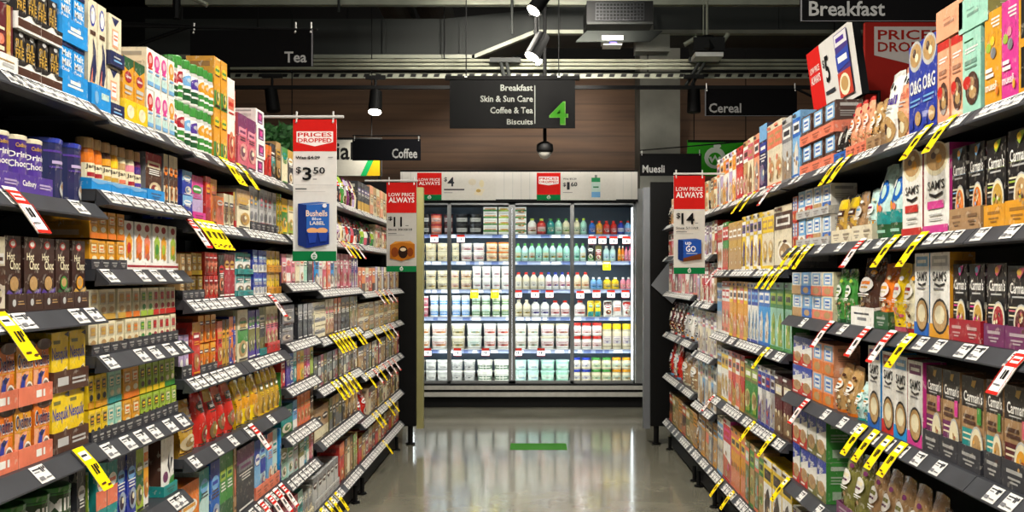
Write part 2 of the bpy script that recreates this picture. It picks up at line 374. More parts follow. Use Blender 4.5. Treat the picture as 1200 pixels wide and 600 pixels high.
# ------------------------------------------------------------------ the registry that gives every pack its own label
REG = []
ORD = ['zeroth', 'first', 'second', 'third', 'fourth', 'fifth', 'sixth', 'seventh', 'eighth', 'ninth', 'tenth', 'eleventh', 'twelfth', 'thirteenth',
       'fourteenth', 'fifteenth', 'sixteenth', 'seventeenth', 'eighteenth', 'nineteenth', 'twentieth'] + ['twenty-'+x for x in 'first second third fourth fifth sixth seventh eighth ninth'.split()]
def reg(o, desc, cat, where, px, lv=0): REG.append((o, desc, cat, where, px, lv))
def write_labels():
    G = {}
    for e in REG: G.setdefault((e[1], e[3]), []).append(e)
    for (desc, where), L in G.items():
        lvs = sorted({e[5] for e in L}); multi = len(lvs) > 1
        for lv in lvs:
            row = sorted([e for e in L if e[5] == lv], key=lambda e: e[4])
            for i, (o, d, cat, w, px, _l) in enumerate(row):
                s = desc
                if multi:
                    j = lvs.index(lv); s += ', '+({2: ['lower', 'upper']}.get(len(lvs)) or ['bottom', 'second', 'third', 'top'])[min(j, 3)]+' layer'
                if len(row) > 1: s += ', '+('leftmost' if i == 0 else 'rightmost' if i == len(row)-1 else ORD[i+1]+' from left')
                o['label'] = s+', '+where; o['category'] = cat
                if len(L) > 1: o['group'] = desc+' group, '+where

NOUN = dict(b=('carton', 'box'), p=('pouch', 'packet'), t=('tin', 'tin'), j=('jar', 'jar'), o=('bottle', 'bottle'), u=('tub', 'tub'))
NAME = dict(b='product_carton', p='food_pouch', t='food_tin', j='food_jar', o='drink_bottle', u='yoghurt_tub')
KIND = dict(t='tin', j='jar', o='bottle', u='tub')
MATS = dict(b='print', p='film', t='metalprint', j='plastic', o='plastic', u='plastic')
SEED = [0]
def nm_of(opt, kd): return opt.get('nm') or (opt['noun'].replace(' ', '_') if 'noun' in opt else NAME[kd])
def make_pack(spec, w, h, d, opt):
    """returns mesh data for body and (maybe) lid of one product"""
    SEED[0] += 1; rng = random.Random(SEED[0]*13+5)
    kd, cs = spec.split(':'); kd, _, sty = kd.partition('.'); cs = cs.split('/')
    base = cs[0]; a1 = cs[1] if len(cs) > 1 else 'white'; a2 = cs[2] if len(cs) > 2 else 'cream'
    els = opt['els'](base, a1, a2) if 'els' in opt else art(base, a1, a2, rng, sty or ('bottle' if kd == 'o' else 'gen'))
    lid = opt.get('lid', a1)
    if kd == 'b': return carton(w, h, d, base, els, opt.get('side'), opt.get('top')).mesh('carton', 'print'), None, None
    if kd == 'p': return pouch(w, h, d, base, els, rng, C(opt['top']) if 'top' in opt else None).mesh('pouch', 'film', True), None, None
    b_, l_ = roundpack(KIND[kd], w, h, base, els, C(lid), opt.get('seg', 16))
    return b_.mesh('body', MATS[kd]), l_.mesh('lid', MATS[kd]), ('cap' if kd == 'o' else 'lid')
def add_pack(data, name, loc, rz):
    me, lid, ln = data
    o = put(name, me, None, loc, rz)
    if lid: put('bottle_'+ln if ln == 'cap' else 'lid', lid, o)
    return o

AP = A+.03
BAYY = {}
def snap(bayn, p):
    y = F*AP/abs(p-625); y0, y1 = BAYY[bayn]
    if abs(F*A/y0-abs(p-625)) < 2.5: y = y0+.008
    if abs(F*A/y1-abs(p-625)) < 2.5: y = y1-.008
    return min(max(y, y0+.008), y1-.008)
def frame(side):
    s = -1 if side == 'L' else 1
    return s, (PI/2 if s < 0 else -PI/2)
def zsurf(sl): return H-sl*A+.018
def row(side, bay, shelf, sl, segs, above=None, hard=None):
    """one shelf of products; pixel columns along the lip are turned into depths"""
    s, rz = frame(side); z0 = zsurf(sl); where = f'{shelf} shelf, {bay}'
    hmax = (zsurf(above)-.05-z0) if above is not None else 1
    for sg in segs:
        p0, p1, n, hp, spec = sg[:5]; opt = sg[5] if len(sg) > 5 else {}
        Ya, Yb = sorted((snap(bay, p0), snap(bay, p1))); span = Yb-Ya
        pm = F*AP/((Ya+Yb)/2)
        h = hp*AP/pm; st = opt.get('st', 1); h = min(h, hmax/st*.985)
        w = span/n*opt.get('fill', .95)
        specs = spec if isinstance(spec, list) else [spec]
        tr = opt.get('tray'); th = 0
        kd = specs[0].split(':')[0].split('.')[0]
        d = opt.get('d', dict(b=.13, p=min(.09, max(.05, w*.5)))[kd] if kd in 'bp' else w)
        off = opt.get('in', 0); yo = 0; packs = {}
        for lv in range(st):
            zb = z0+lv*h+.0008
            if tr and (lv == 0 or not opt.get('tray1')):
                tc, tp, tn = tr[:3]; th = tp*AP/pm; tw = span/tn*.985
                tme = traymesh(tw, th, d+.012, tc, tr[3] if len(tr) > 3 else TRAYART(tc, max(1, round(n/tn)))).mesh('tray', 'print') if lv == 0 else tme
                for i in range(tn):
                    Y = Ya+span*(i+.5)/tn
                    o = put('display_tray', tme, None, (s*(AP+off), Y, zb), rz)
                    reg(o, f'{tc} cardboard display tray', 'tray', where, s*-1*Y if s > 0 else Y, lv)
                yo = .006
            for i in range(n):
                k = i if s < 0 else n-1-i
                sp = specs[k % len(specs)]
                key = k % len(specs)
                if key not in packs:
                    wk = w-(.004 if tr else 0)
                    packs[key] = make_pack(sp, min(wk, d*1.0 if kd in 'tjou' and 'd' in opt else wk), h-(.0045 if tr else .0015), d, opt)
                Y = Ya+span*(i+.5)/n
                jit = R.uniform(0, .006)
                o = add_pack(packs[key], nm_of(opt, kd), (s*(AP+off+yo+jit), Y, zb+(.0032 if tr else 0)), rz+R.uniform(-.012, .012)*(0 if tr else 1))
                c = sp.split(':')[1].split('/')
                noun = opt.get('noun', NOUN[kd][0])
                dsc = opt['desc'][k % len(specs)] if isinstance(opt.get('desc'), list) else opt.get('desc') or f'{c[0]} {noun} with {c[1] if len(c) > 1 else "white"} print'
                reg(o, dsc, opt.get('cat', NOUN[kd][1]), where, Y*(1 if s < 0 else -1), lv)
def TRAYART(c, n):
    ink = mix(c, 'white', .4) if dark_of(c) else mix(c, 'brown', .6); E = []
    for i in range(max(1, n)):
        u = (i+.5)/max(1, n); k = .3/max(1, n)
        E += [('r', u-k, .56, u+k, .7, ink), ('r', u-k*.8, .34, u+k*.8, .42, ink), ('r', u-k*.5, .2, u+k*.5, .27, ink)]
    return E

# ------------------------------------------------------------------ shelving bays
LIP0, LIP1 = (.016, 0.0), (-.018, -.036)
def lip_pt(x, t, o): # t 0 top .. 1 bottom, o = offset along the normal
    y = LIP0[0]+(LIP1[0]-LIP0[0])*t; z = LIP0[1]+(LIP1[1]-LIP0[1])*t
    return (x, y-o*.73, z+o*.69)
TK = {}
def ticket_mesh(v):
    if v in TK: return TK[v]
    m = MB(); w = .062; r = random.Random(v+50)
    mp = lambda u, t, o: lip_pt(-w/2+u*w, 1-t, .0012+o)
    E = [('r', 0, .04, 1, .97, '#d8d7d2'), ('r', .08, .74, .5+.3*r.random(), .82, 'charcoal'), ('r', .08, .6, .45, .66, 'grey'),
         ('r', .6, .56, .67, .86, 'charcoal'), ('r', .72, .56, .78, .86, 'charcoal'), ('r', .84, .7, .92, .86, 'charcoal'), ('r', .08, .16, .4, .36, 'grey'), ('r', .5, .2, .9, .26, 'grey')]
    m.decals(E, mp); TK[v] = m.mesh('price_ticket', 'sign'); return TK[v]
SHELVES = {}
def bay(side, key, label, Y0, Y1, slopes, tick=.8, marks=None, depth=.46):
    s, rz = frame(side); Ym = (Y0+Y1)/2; L = Y1-Y0
    BAYY[BAYN[key]] = (Y0, Y1)
    root = empty('shelving_bay', label, 'shelving', (s*A, Ym, 0), rz, 'gondola shelving bays along the aisle')
    ztop = zsurf(slopes[0])
    m = MB(); m.box(-L/2, L/2, depth, depth+.025, .1, ztop+.1); m.build('back_panel', 'back', root)
    for sx in (-1, 1):
        m = MB(); m.box(sx*L/2-.018*(sx > 0), sx*L/2+.018*(sx < 0), depth-.045, depth-.002, .02, ztop+.06)
        for k in range(28): zz = .2+k*(ztop-.2)/28; m.box(sx*(L/2-.009)-.003, sx*(L/2-.009)+.003, depth-.047, depth-.0452, zz, zz+.022, 'black')
        m.build('upright', 'back', root)
    m = MB(); m.box(-L/2, L/2, .05, depth, .03, .12); m.build('plinth', 'black', root)
    for sx in (-.42, .42):
        m = MB(); m.tube((sx*L, .03, 0), (sx*L, .03, .11), .014); m.tube((sx*L, .03, 0), (sx*L, .03, .012), .03); m.build('levelling_foot', 'black', root)
    for k, sl in enumerate(slopes):
        z = zsurf(sl); m = MB(); a = L/2-.002
        m.box(-a, a, .016, depth-.048, -.03, 0)
        sh = m.build('shelf', 'shelf', root, loc=(0, 0, z))
        m = MB()
        p = [LIP0, LIP1, (-.018, -.04), (.02, -.044)]
        for x, fl in ((-a, 1), (a, -1)): q = [(x, y, zz) for y, zz in p]; m.poly(q if fl < 0 else q[::-1])
        for i in range(4):
            (y0, z0), (y1, z1) = p[i], p[(i+1) % 4]; m.poly([(-a, y0, z0), (-a, y1, z1), (a, y1, z1), (a, y0, z0)][::1])
        m.build('price_strip', 'lip', sh)
        for sx in (-1, 1):
            m = MB(); x0 = sx*(a-.006); pr = [(.24, -.031), (.25, -.042), (depth-.06, -.1), (depth-.048, -.031)]
            for xx, fl in ((x0-.002, 1), (x0+.002, -1)): q = [(xx, y, zz) for y, zz in pr]; m.poly(q if fl > 0 else q[::-1])
            for i in range(4):
                (ya, za), (yb, zb) = pr[i], pr[(i+1) % 4]; m.poly([(x0-.002, ya, za), (x0+.002, ya, za), (x0+.002, yb, zb), (x0-.002, yb, zb)])
            m.build('bracket', 'black', sh)
        xs = []
        if marks and k in marks: xs = [((F*A/abs(p-625))-Ym)*(1 if s < 0 else -1) for p in marks[k]]
        else:
            x = -a+.05
            while x < a-.05:
                if R.random() < tick: xs.append(x+R.uniform(-.006, .006))
                x += .078
        for x in xs:
            if abs(x) < a-.033: put('price_ticket', ticket_mesh(R.randrange(5)), sh, (x, 0, 0))
    return root
def talker(side, bayn, shelf, sl, px, kind='yellow', L=.07, w=.058):
    """special-price tag hooked over a shelf lip and hanging out into the aisle"""
    s, rz = frame(side); m = MB(); Y = F*A/abs(px-625); z = zsurf(sl)
    y0, z0, y1, z1 = .014, .004, -.02, -.033; y2, z2 = -.02-L*.62, -.033-L*.9
    base = {'yellow': '#f2d40f', 'red': '#efece6'}[kind]
    def mp(u, v, o):
        if v > .62: t = (1-v)/.38; y, zz = y0+(y1-y0)*t, z0+(z1-z0)*t
        else: t = (.62-v)/.62; y, zz = y1+(y2-y1)*t, z1+(z2-z1)*t
        return (-w/2+u*w, y-o*.75-.0022, zz+o*.66+.0015)
    rnd = random.Random(int(px*7))
    E = [('r', 0, .62, 1, 1, base), ('r', 0, 0, 1, .62, base)]
    if kind == 'yellow':
        E += [('r', .15, .7, .85, .9, '#f4f1dc'), ('r', .2, .78, .7, .83, 'charcoal'), ('r', .3, .36, .42, .58, 'black'), ('r', .5, .36, .66, .58, 'black'), ('r', .72, .46, .82, .58, 'black'), ('r', .15, .12, .55, .16, 'brown'), ('r', .6, .06, .9, .1, 'brown')]
    else:
        E += [('r', 0, .62, 1, .92, 'red'), ('r', .15, .7, .85, .85, '#efe6e0'), ('r', .2, .75, .8, .8, 'red'), ('r', .32, .34, .44, .54, 'black'), ('r', .52, .34, .68, .54, 'black'), ('r', .15, .2, .7, .23, 'grey'), ('r', 0, 0, 1, .07, 'red'), ('r', 0, .07, .05, .62, 'red'), ('r', .95, .07, 1, .62, 'red')]
    m.decals(E, mp)
    k = len(m.v)  # the card's back
    m.poly([mp(0, .62, -.0006), mp(0, 0, -.0006), mp(1, 0, -.0006), mp(1, .62, -.0006)], '#cfc9b4'); m.poly([mp(0, 1, -.0006), mp(0, .62, -.0006), mp(1, .62, -.0006), mp(1, 1, -.0006)], '#cfc9b4')
    o = m.build('special_price_tag', 'sign', None, loc=(s*A, Y, z), rz=rz)
    reg(o, 'yellow special-price tag hanging out' if kind == 'yellow' else 'red and white price tag hanging out', 'price tag', f'{shelf} shelf edge, {bayn}', Y*(1 if s < 0 else -1))
# ------------------------------------------------------------------ words used on packs and signs
text_geo(['SUL', 'FRE', 'Malt', 'Milk', 'Drink', 'Cadbury', 'Drinking', 'Chocolate', 'Hot', 'Choc', 'Ovaltine', 'Nesquik', 'MILO', 'Lipton', 'Jarrah', "Carman's", "SAM'S", 'O&G', 'Weet-', 'Bix', 'small',
  'muesli', 'PRICES', 'DROPPED', 'LOW PRICE', 'ALWAYS', '$', '3', '50', '11', '14', '5', '4', '1', '60', 'Was $4.29', 'Bushells', 'Blue', 'LABEL', 'Tea', 'Coffee', 'Cereal', 'Breakfast', 'Muesli', 'Skin & Sun Care', 'Coffee & Tea', 'Biscuits', 'Special', 'Since 5/11/19', 'Since 30/10/18', 'up', 'GO', 'ea', 'each', 'Was $2.20'])
# ------------------------------------------------------------------ specific pack fronts seen close to the camera
def e_sul(b, a, c): return [('t', 'SUL', .12, .62, .9, .82, 'gold'), ('t', 'FRE', .12, .4, .9, .6, 'gold'), ('e', .6, .92, .2, .05, 'silver'), ('r', .12, .33, .7, .36, 'tan')]
def e_malt(b, a, c): return [('t', 'Malt', .12, .74, .9, .88, 'white'), ('t', 'Milk', .12, .56, .9, .7, 'white'), ('t', 'Drink', .12, .44, .75, .53, 'white'), ('r', .0, .93, 1, 1, 'navy')]
def e_drop(b, a, c): return [('e', .5, .86, .3, .1, 'royal'), ('e', .5, .86, .22, .075, 'white'), ('r', .2, .68, .8, .72, 'brown'), ('p', [(.15, .25), (.6, .2), (.9, .36), (.8, .55), (.5, .66), (.55, .5), (.3, .38)], 'navy'), ('p', [(.2, .24), (.4, .22), (.45, .4)], 'coral'), ('e', .5, .22, .3, .03, 'amber')]
def e_smile(b, a, c): return [('p', [(.2, .95), (.8, .95), (.5, .78)], 'navy'), ('r', .25, .35, .75, .72, 'peach'), ('r', .3, .4, .7, .68, 'white'), ('r', .35, .5, .65, .54, 'coral'), ('r', .35, .58, .65, .61, 'coral')]
def e_lip(b, a, c): return [('p', [(0, 1), (0, .86), (.5, .8), (1, .9), (1, 1)], 'forest'), ('e', .5, .7, .32, .09, 'crimson'), ('t', 'Lipton', .26, .67, .74, .73, 'white'), ('r', .15, .5, .85, .56, 'silver'), ('r', .15, .43, .7, .46, 'silver'), ('e', .5, .2, .3, .12, 'amber')]
def e_flow(b, a, c): return [('e', .5, .72, .4, .2, a), ('e', .5, .74, .22, .1, mix(a, 'white', .45)), ('r', .2, .5, .8, .54, a), ('r', .1, .1, .9, .38, 'aqua'), ('r', .1, .1, .9, .2, 'sky'), ('r', .2, .42, .8, .46, 'sky')]
def e_cad(b, a, c): return [('p', [(.5, 0), (.65, .3), (.62, .6), (.5, 1), (.62, 1), (.76, .6), (.76, .3), (.68, 0)], 'violet'), ('t', 'Cadbury', .25, .84, .6, .95, 'gold'), ('t', 'Drinking', .1, .62, .9, .78, 'white'), ('t', 'Chocolate', .1, .46, .88, .6, 'white'), ('e', .62, .14, .24, .14, 'tan'), ('e', .6, .16, .16, .08, 'cream')]
def p_cad(): return [('t', 'Cadbury', .08, .3, .48, .7, 'white'), ('r', .58, .52, .92, .62, 'lilac'), ('r', .58, .36, .9, .44, 'lilac')]
def e_blue(b, a, c): return [('r', .15, .84, .85, .88, 'violet'), ('r', .3, .62, .72, .68, 'lilac'), ('r', .25, .54, .78, .57, 'violet'), ('e', .66, .14, .2, .16, 'silver'), ('e', .66, .2, .16, .07, 'kraft')]
def e_jar(b, a, c): return [('r', 0, .76, 1, 1, c), ('p', [(.1, .78), (.9, .86), (.9, .98), (.2, .95)], a), ('r', 0, .2, 1, .72, 'cream'), ('t', 'Jarrah', .14, .5, .86, .68, 'dark'), ('r', .2, .26, .8, .4, a)]
def e_hot(b, a, c): return [('e', .5, .9, .22, .06, 'red'), ('e', .5, .9, .14, .035, 'white'), ('t', 'Hot', .14, .68, .6, .78, 'cream'), ('t', 'Choc', .3, .55, .92, .68, 'cream'), ('e', .55, .36, .26, .1, a), ('e', .55, .37, .18, .065, 'tan'), ('p', [(0, .1), (.3, .2), (.6, .14), (1, .24), (1, .3), (.5, .22), (.2, .28), (0, .2)], c)]
def e_oval(b, a, c): return [('p', [(0, .62), (.35, .5), (.8, .62), (.5, .0), (0, 0)], 'peach'), ('e', .7, .98, .5, .1, 'brown'), ('r', 0, .56, 1, .58, 'amber'), ('t', 'Ovaltine', .03, .6, .99, .88, 'white'), ('t', 'Ovaltine', .05, .62, .97, .86, 'navy'), ('p', [(.15, .1), (.4, .15), (.5, .4), (.7, .5), (.3, .48), (.2, .3)], 'royal'), ('e', .45, .46, .1, .06, 'navy'), ('e', .72, .22, .24, .16, 'white'), ('e', .72, .24, .18, .1, 'brown')]
def e_ovalb(b, a, c): return [('e', .55, .25, .44, .25, 'white'), ('e', .55, .27, .36, .19, 'tan'), ('r', .5, .45, .95, .53, 'royal'), ('t', 'Ovaltine', .1, .64, .96, .8, 'white'), ('r', 0, .9, 1, 1, 'amber')]
def e_nes(b, a, c): return [('t', 'Nesquik', .03, .46, .98, .74, 'royal'), ('r', .1, .8, .5, .86, 'olive'), ('p', [(.3, .25), (.9, .4), (.95, .14), (.5, .06)], 'cream'), ('e', .78, .22, .2, .14, 'brown'), ('p', [(.7, .95), (1, 1), (1, .9)], 'charcoal')]
def e_milo(b, a, c): return [('r', 0, .5, 1, .97, '#2d4a26'), ('t', 'MILO', .1, .66, .9, .9, 'white'), ('r', 0, .97, 1, 1, 'green'), ('e', .5, .2, .3, .14, 'lime')]
def e_carm(bowl, tabc=None):
    def f(b, a, c):
        E = [('r', .06, .66, .94, .665, a)] if not tabc else []
        E += [('t', "Carman's", .1, .66, .92, .8, 'white'), ('r', .2, .61, .75, .63, 'silver'), ('r', .08, .48, .42, .5, 'cream'), ('r', .08, .44, .5, .46, a), ('r', .08, .38, .46, .4, 'cream'), ('r', .08, .33, .4, .35, 'grey')]
        E += [('p', [(.45, .88), (.55, .84), (.68, .9), (.8, .98), (.55, .97)], a), ('e', .55, .92, .1, .04, c)]
        E += [('e', .64, .3, .33, .24, 'silver'), ('e', .64, .3, .3, .22, 'cream'), ('e', .64, .3, .26, .18, bowl)]
        rr = random.Random(len(bowl)*3)
        for i in range(9):
            t = rr.uniform(0, 6.28); q = rr.uniform(.1, .9); E.append(('e', .64+.2*q*math.cos(t), .3+.14*q*math.sin(t), .045, .025, rr.choice(['tan', 'brown', 'cream', a, 'amber'])))
        return E
    return f
def e_carmk(bowl):
    def f(b, a, c):
        E = [('r', 0, .66, 1, 1, '#2b2724'), ('t', "Carman's", .1, .72, .95, .84, 'white'), ('r', .2, .69, .7, .705, 'silver'), ('p', [(.45, .9), (.6, .88), (.7, .97), (.5, .96)], 'gold'),
             ('r', .1, .54, .6, .58, 'brown'), ('r', .1, .48, .65, .52, 'brown'), ('r', .05, .2, .6, .43, a), ('r', .1, .36, .5, .38, 'cream'), ('r', .1, .3, .5, .32, 'cream'), ('r', .76, .5, .95, .68, c)]
        E += [('e', .74, .24, .3, .24, 'silver'), ('e', .74, .24, .27, .215, 'cream'), ('e', .74, .24, .2, .15, bowl)]
        rr = random.Random(len(bowl)+2)
        for i in range(7):
            t = rr.uniform(0, 6.28); q = rr.uniform(.1, .8); E.append(('e', .74+.17*q*math.cos(t), .24+.12*q*math.sin(t), .04, .022, rr.choice(['tan', 'brown', 'crimson', 'amber'])))
        return E
    return f
def e_sam(b, a, c): return [('e', .5, .86, .46, .2, 'cream'), ('e', .5, .88, .4, .16, 'tan'), ('e', .4, .9, .1, .04, 'brown'), ('e', .62, .85, .12, .05, 'amber'), ('e', .55, .94, .1, .03, 'cream'), ('t', "SAM'S", .18, .5, .84, .61, 'black'), ('p', [(.25, .44), (.5, .4), (.78, .44), (.78, .47), (.5, .44), (.25, .47)], 'black'), ('r', .18, .28, .82, .37, a), ('r', .25, .2, .75, .22, 'silver'), ('r', 0, 0, 1, .09, a), ('r', .25, .15, .75, .165, 'silver')]
def e_og(b, a, c): return [('e', .5, .86, .48, .17, 'silver'), ('e', .5, .87, .4, .13, 'tan'), ('e', .42, .9, .12, .05, 'brown'), ('e', .6, .84, .12, .05, 'cream'), ('t', 'O&G', .1, .44, .92, .6, 'white'), ('r', .14, .36, .86, .38, 'sky'), ('r', .14, .31, .7, .33, 'sky'), ('e', .72, .16, .22, .08, 'tan'), ('r', .1, .06, .4, .18, 'royal')]
def e_gran(b, a, c): return [('r', .0, .9, 1, 1, 'red') if b == 'peach' else ('r', .1, .88, .6, .9, 'forest'), ('r', .15, .78, .85, .8, 'white'), ('r', .15, .74, .7, .76, 'white'), ('r', .15, .6, .8, .65, shade(b, .45)), ('r', .15, .55, .8, .57, shade(b, .45)), ('e', .56, .3, .36, .2, 'brown'), ('e', .5, .36, .2, .08, 'kraft'), ('e', .62, .24, .2, .07, 'tan'), ('e', .3, .38, .22, .08, 'red'), ('e', .6, .3, .07, .03, 'cream')]
def e_mus(b, a, c): return [('r', .4, .9, .9, .92, 'white'), ('r', .4, .86, .9, .88, 'white'), ('r', .5, .82, .9, .84, 'white'), ('e', .25, .62, .16, .05, 'lime'), ('e', .5, .68, .13, .05, a), ('e', .55, .55, .16, .06, 'grey'), ('r', .1, .36, .5, .4, 'white'), ('r', .1, .3, .6, .34, 'white'), ('t', 'muesli', .1, .16, .8, .25, 'white'), ('e', .8, .14, .08, .05, c)]
def e_blk(b, a, c): return [('r', 0, 0, .12, 1, 'amber'), ('r', .12, .0, 1, .06, 'amber'), ('e', .7, .9, .18, .05, 'white'), ('e', .7, .76, .18, .05, 'white'), ('r', .5, .6, .9, .7, 'white'), ('r', .12, .44, 1, .52, 'amber'), ('r', .4, .38, .9, .4, 'white'), ('r', .4, .3, .9, .36, 'white'), ('r', .4, .2, .9, .27, 'white')]
def e_weet(b, a, c): return [('p', [(0, .55), (1, .72), (1, 1), (0, 1)], 'royal'), ('p', [(0, .52), (1, .69), (1, .74), (0, .57)], 'white'), ('t', 'Weet-', .06, .72, .72, .84, 'white'), ('t', 'Bix', .3, .6, .9, .72, 'white'), ('p', [(0, 0), (1, 0), (1, .3), (0, .45)], a), ('e', .5, .3, .4, .18, 'tan'), ('e', .5, .33, .28, .1, 'kraft'), ('r', .1, .05, .6, .1, 'white')]
def e_por(b, a, c): return [('r', .1, .84, .9, .96, a), ('r', .2, .88, .8, .92, 'white'), ('t', "SAM'S", .16, .66, .86, .78, 'black'), ('p', [(.25, .62), (.5, .59), (.78, .62), (.78, .645), (.5, .62), (.25, .645)], 'black'), ('r', .2, .56, .7, .58, 'grey'), ('r', 0, 0, 1, .16, c), ('e', .55, .25, .42, .21, 'dark'), ('e', .55, .25, .37, .18, 'tan'), ('e', .55, .27, .26, .11, 'cream')]
def e_cerb(b, a, c): return [('r', .12, .45, .88, .95, 'sky'), ('r', .25, .5, .75, .88, 'white'), ('r', .3, .6, .7, .66, 'blue'), ('r', .3, .72, .7, .8, 'blue'), ('r', 0, 0, 1, .4, a), ('e', .5, .2, .3, .14, 'tan')]
def e_bag(b, a, c):
    q = random.Random(b+a); E = [('p', [(0, .98), (1, .98), (1, q.uniform(.7, .85)), (.5, q.uniform(.66, .8)), (0, q.uniform(.72, .86))], mix(b, a, .5)), ('r', 0, 0, 1, .07, shade(a, .8)), ('p', [(0, .08), (1, .08), (1, q.uniform(.3, .46)), (.6, q.uniform(.36, .5)), (.2, q.uniform(.3, .42)), (0, q.uniform(.3, .46))], mix('tan', b, .35))]
    for i in range(16): E.append(('e', q.uniform(.1, .9), q.uniform(.1, .4), q.uniform(.05, .1), q.uniform(.015, .035), q.choice(['brown', 'cream', 'kraft', 'amber', shade('tan', .6), a])))
    E += [('e', .5, .62, .36, .12, mix('white', b, .15)), ('r', .26, .63, .74, .68, a), ('r', .3, .57, .7, .6, mix(c, 'charcoal', .3)), ('r', .2, .47, .8, .49, 'white'), ('r', .3, .44, .7, .455, 'white'), ('e', .78, .82, .12, .035, c)]
    return E
def e_pbag(b, a, c): return [('e', .62, .66, .26, .17, 'blue'), ('e', .62, .66, .16, .1, b), ('r', .36, .42, .5, .8, 'blue'), ('r', 0, .0, 1, .2, 'forest'), ('r', 0, .2, 1, .38, 'teal'), ('e', .3, .44, .2, .07, 'amber'), ('e', .6, .42, .14, .05, 'coral'), ('e', .35, .74, .16, .08, 'white'), ('r', .2, .08, .8, .12, 'mint')]
def e_sw(b, a, c): return [('r', 0, 0, 1, .46, c), ('e', .5, .74, .38, .26, a), ('e', .42, .8, .12, .08, mix(a, 'white', .5)), ('r', .15, .46, .85, .56, 'white'), ('r', .2, .2, .8, .28, 'white')]
def e_sm(b, a, c): return [('e', .5, .84, .3, .09, 'white'), ('e', .42, .84, .1, .05, 'black'), ('e', .66, .8, .07, .04, 'black'), ('t', 'small', .1, .56, .9, .7, a), ('r', .2, .5, .8, .52, 'silver'), ('r', .2, .45, .7, .47, 'silver'), ('e', .5, .2, .42, .2, 'tan'), ('e', .4, .22, .16, .08, 'brown'), ('e', .62, .16, .16, .08, 'cream')]
def e_ill(b, a, c): return [('r', .12, .5, .36, .86, 'white'), ('r', .45, .5, .55, .86, 'white'), ('r', .66, .5, .76, .86, 'white'), ('r', .0, .0, 1, .24, a), ('r', .1, .3, .8, .34, 'silver')]
# ------------------------------------------------------------------ bays: name, first and last pixel column, shelf slopes from the eye line
def ypx(px): return F*A/abs(px-625)
LA, LB, LC, LD = 'nearest left bay', 'second left bay', 'third left bay', 'fourth left bay'
LE, LF, LG = 'fifth left bay', 'sixth left bay', 'farthest left bay'
RA, RA2, RB, RC, RD = 'nearest right bay', 'second right bay', 'third right bay', 'fourth right bay', 'farthest right bay'
BAYN = dict(LA=LA, LB=LB, LC=LC, LD=LD, LE=LE, LF=LF, LG=LG, RA=RA, RA2=RA2, RB=RB, RC=RC, RD=RD)
SL = {LA: [-.378, -.148, .0915, .405, .62, .86, 1.13], LB: [-.37, -.183, .003, .206, .415, .637, .87, 1.13],
  LC: [-.36, -.146, .091, .322, .553, .855, 1.13], LE: [-.36, -.15, .052, .30, .483, .684, .87, 1.13],
  LF: [-.36, -.158, .089, .32, .557, .81, 1.13], LG: [-.36, -.16, .12, .36, .61, .89, 1.13],
  RA: [-.362, -.09, .177, .478, .824, 1.11], RB: [-.358, -.01, .333, .69, 1.11], RC: [-.357, -.1, .178, .487, .80, 1.11], RD: [-.355, -.12, .143, .45, .763, 1.11]}
SL[LD] = SL[LC]; SL[RA2] = SL[RA]
yA, yB, yC, yD, yE, yF = ypx(119.5), ypx(221), ypx(287), ypx(338), ypx(375), ypx(425)
bay('L', 'LA', 'dark shelving bay on the left nearest the camera, stocked with cocoa and malt drinks', 1.62, yA, SL[LA], marks={1: [14, 92], 2: [-6, 10, 28, 92, 110], 3: [48, 97], 0: [12, 22, 34, 47, 62, 75, 88, 104, 116]})
bay('L', 'LB', 'second dark shelving bay on the left, with small tea cartons in black trays', yA, yB, SL[LB], .9, marks={4: [128, 150, 166, 181, 199, 213], 3: [128, 166, 182, 199, 213], 2: [128, 166, 184, 204], 5: [205, 211, 217, 222]})
bay('L', 'LC', 'third dark shelving bay on the left, with tea cartons and red tea pouches', yB, yC, SL[LC], .85, marks={4: [228, 254, 273]})
bay('L', 'LD', 'fourth dark shelving bay on the left, beside the hanging 3.50 price board', yC, yD, SL[LD], .85, marks={4: [292, 318]})
bay('L', 'LE', 'fifth dark shelving bay on the left, with a row of rainbow coloured cartons', yD, yE, SL[LE], .95)
bay('L', 'LF', 'sixth dark shelving bay on the left, with blocks of yellow tags', yE, yF, SL[LF], .95)
bay('L', 'LG', 'farthest dark shelving bay on the left, ending at the black end panel', yF, 8.62, SL[LG], .95)
rA, rB, rC, rD = ypx(1137), ypx(919.5), ypx(834), ypx(812)
bay('R', 'RA', 'dark shelving bay on the right nearest the camera, with black muesli boxes', 1.75, rA, SL[RA], marks={0: [1142, 1155, 1168, 1182, 1195], 1: [1150, 1186], 2: [1146, 1190], 3: [1165, 1185, 1143], 4: []})
bay('R', 'RA2', 'second dark shelving bay on the right, with muesli pouches and small wheat biscuit boxes', rA, rB, SL[RA2], .7, marks={0: [930, 938, 960, 968, 1005, 1014, 1023, 1046, 1056, 1065, 1100, 1112, 1126], 1: [945, 962, 985, 1015, 1032, 1058, 1092, 1106, 1120], 2: [942, 988, 1062, 1080, 1100, 1130], 3: [968, 988, 1005, 1026, 1042, 1058, 1077, 1100], 4: [940, 960]})
bay('R', 'RB', 'third dark shelving bay on the right, with tall cereal boxes', rB, rC, SL[RB], .8)
bay('R', 'RC', 'fourth dark shelving bay on the right, behind the 14 price board', rC, rD, SL[RC], .8)
bay('R', 'RD', 'farthest dark shelving bay on the right, ending at the black end panel', rD, 8.6, SL[RD], .8)

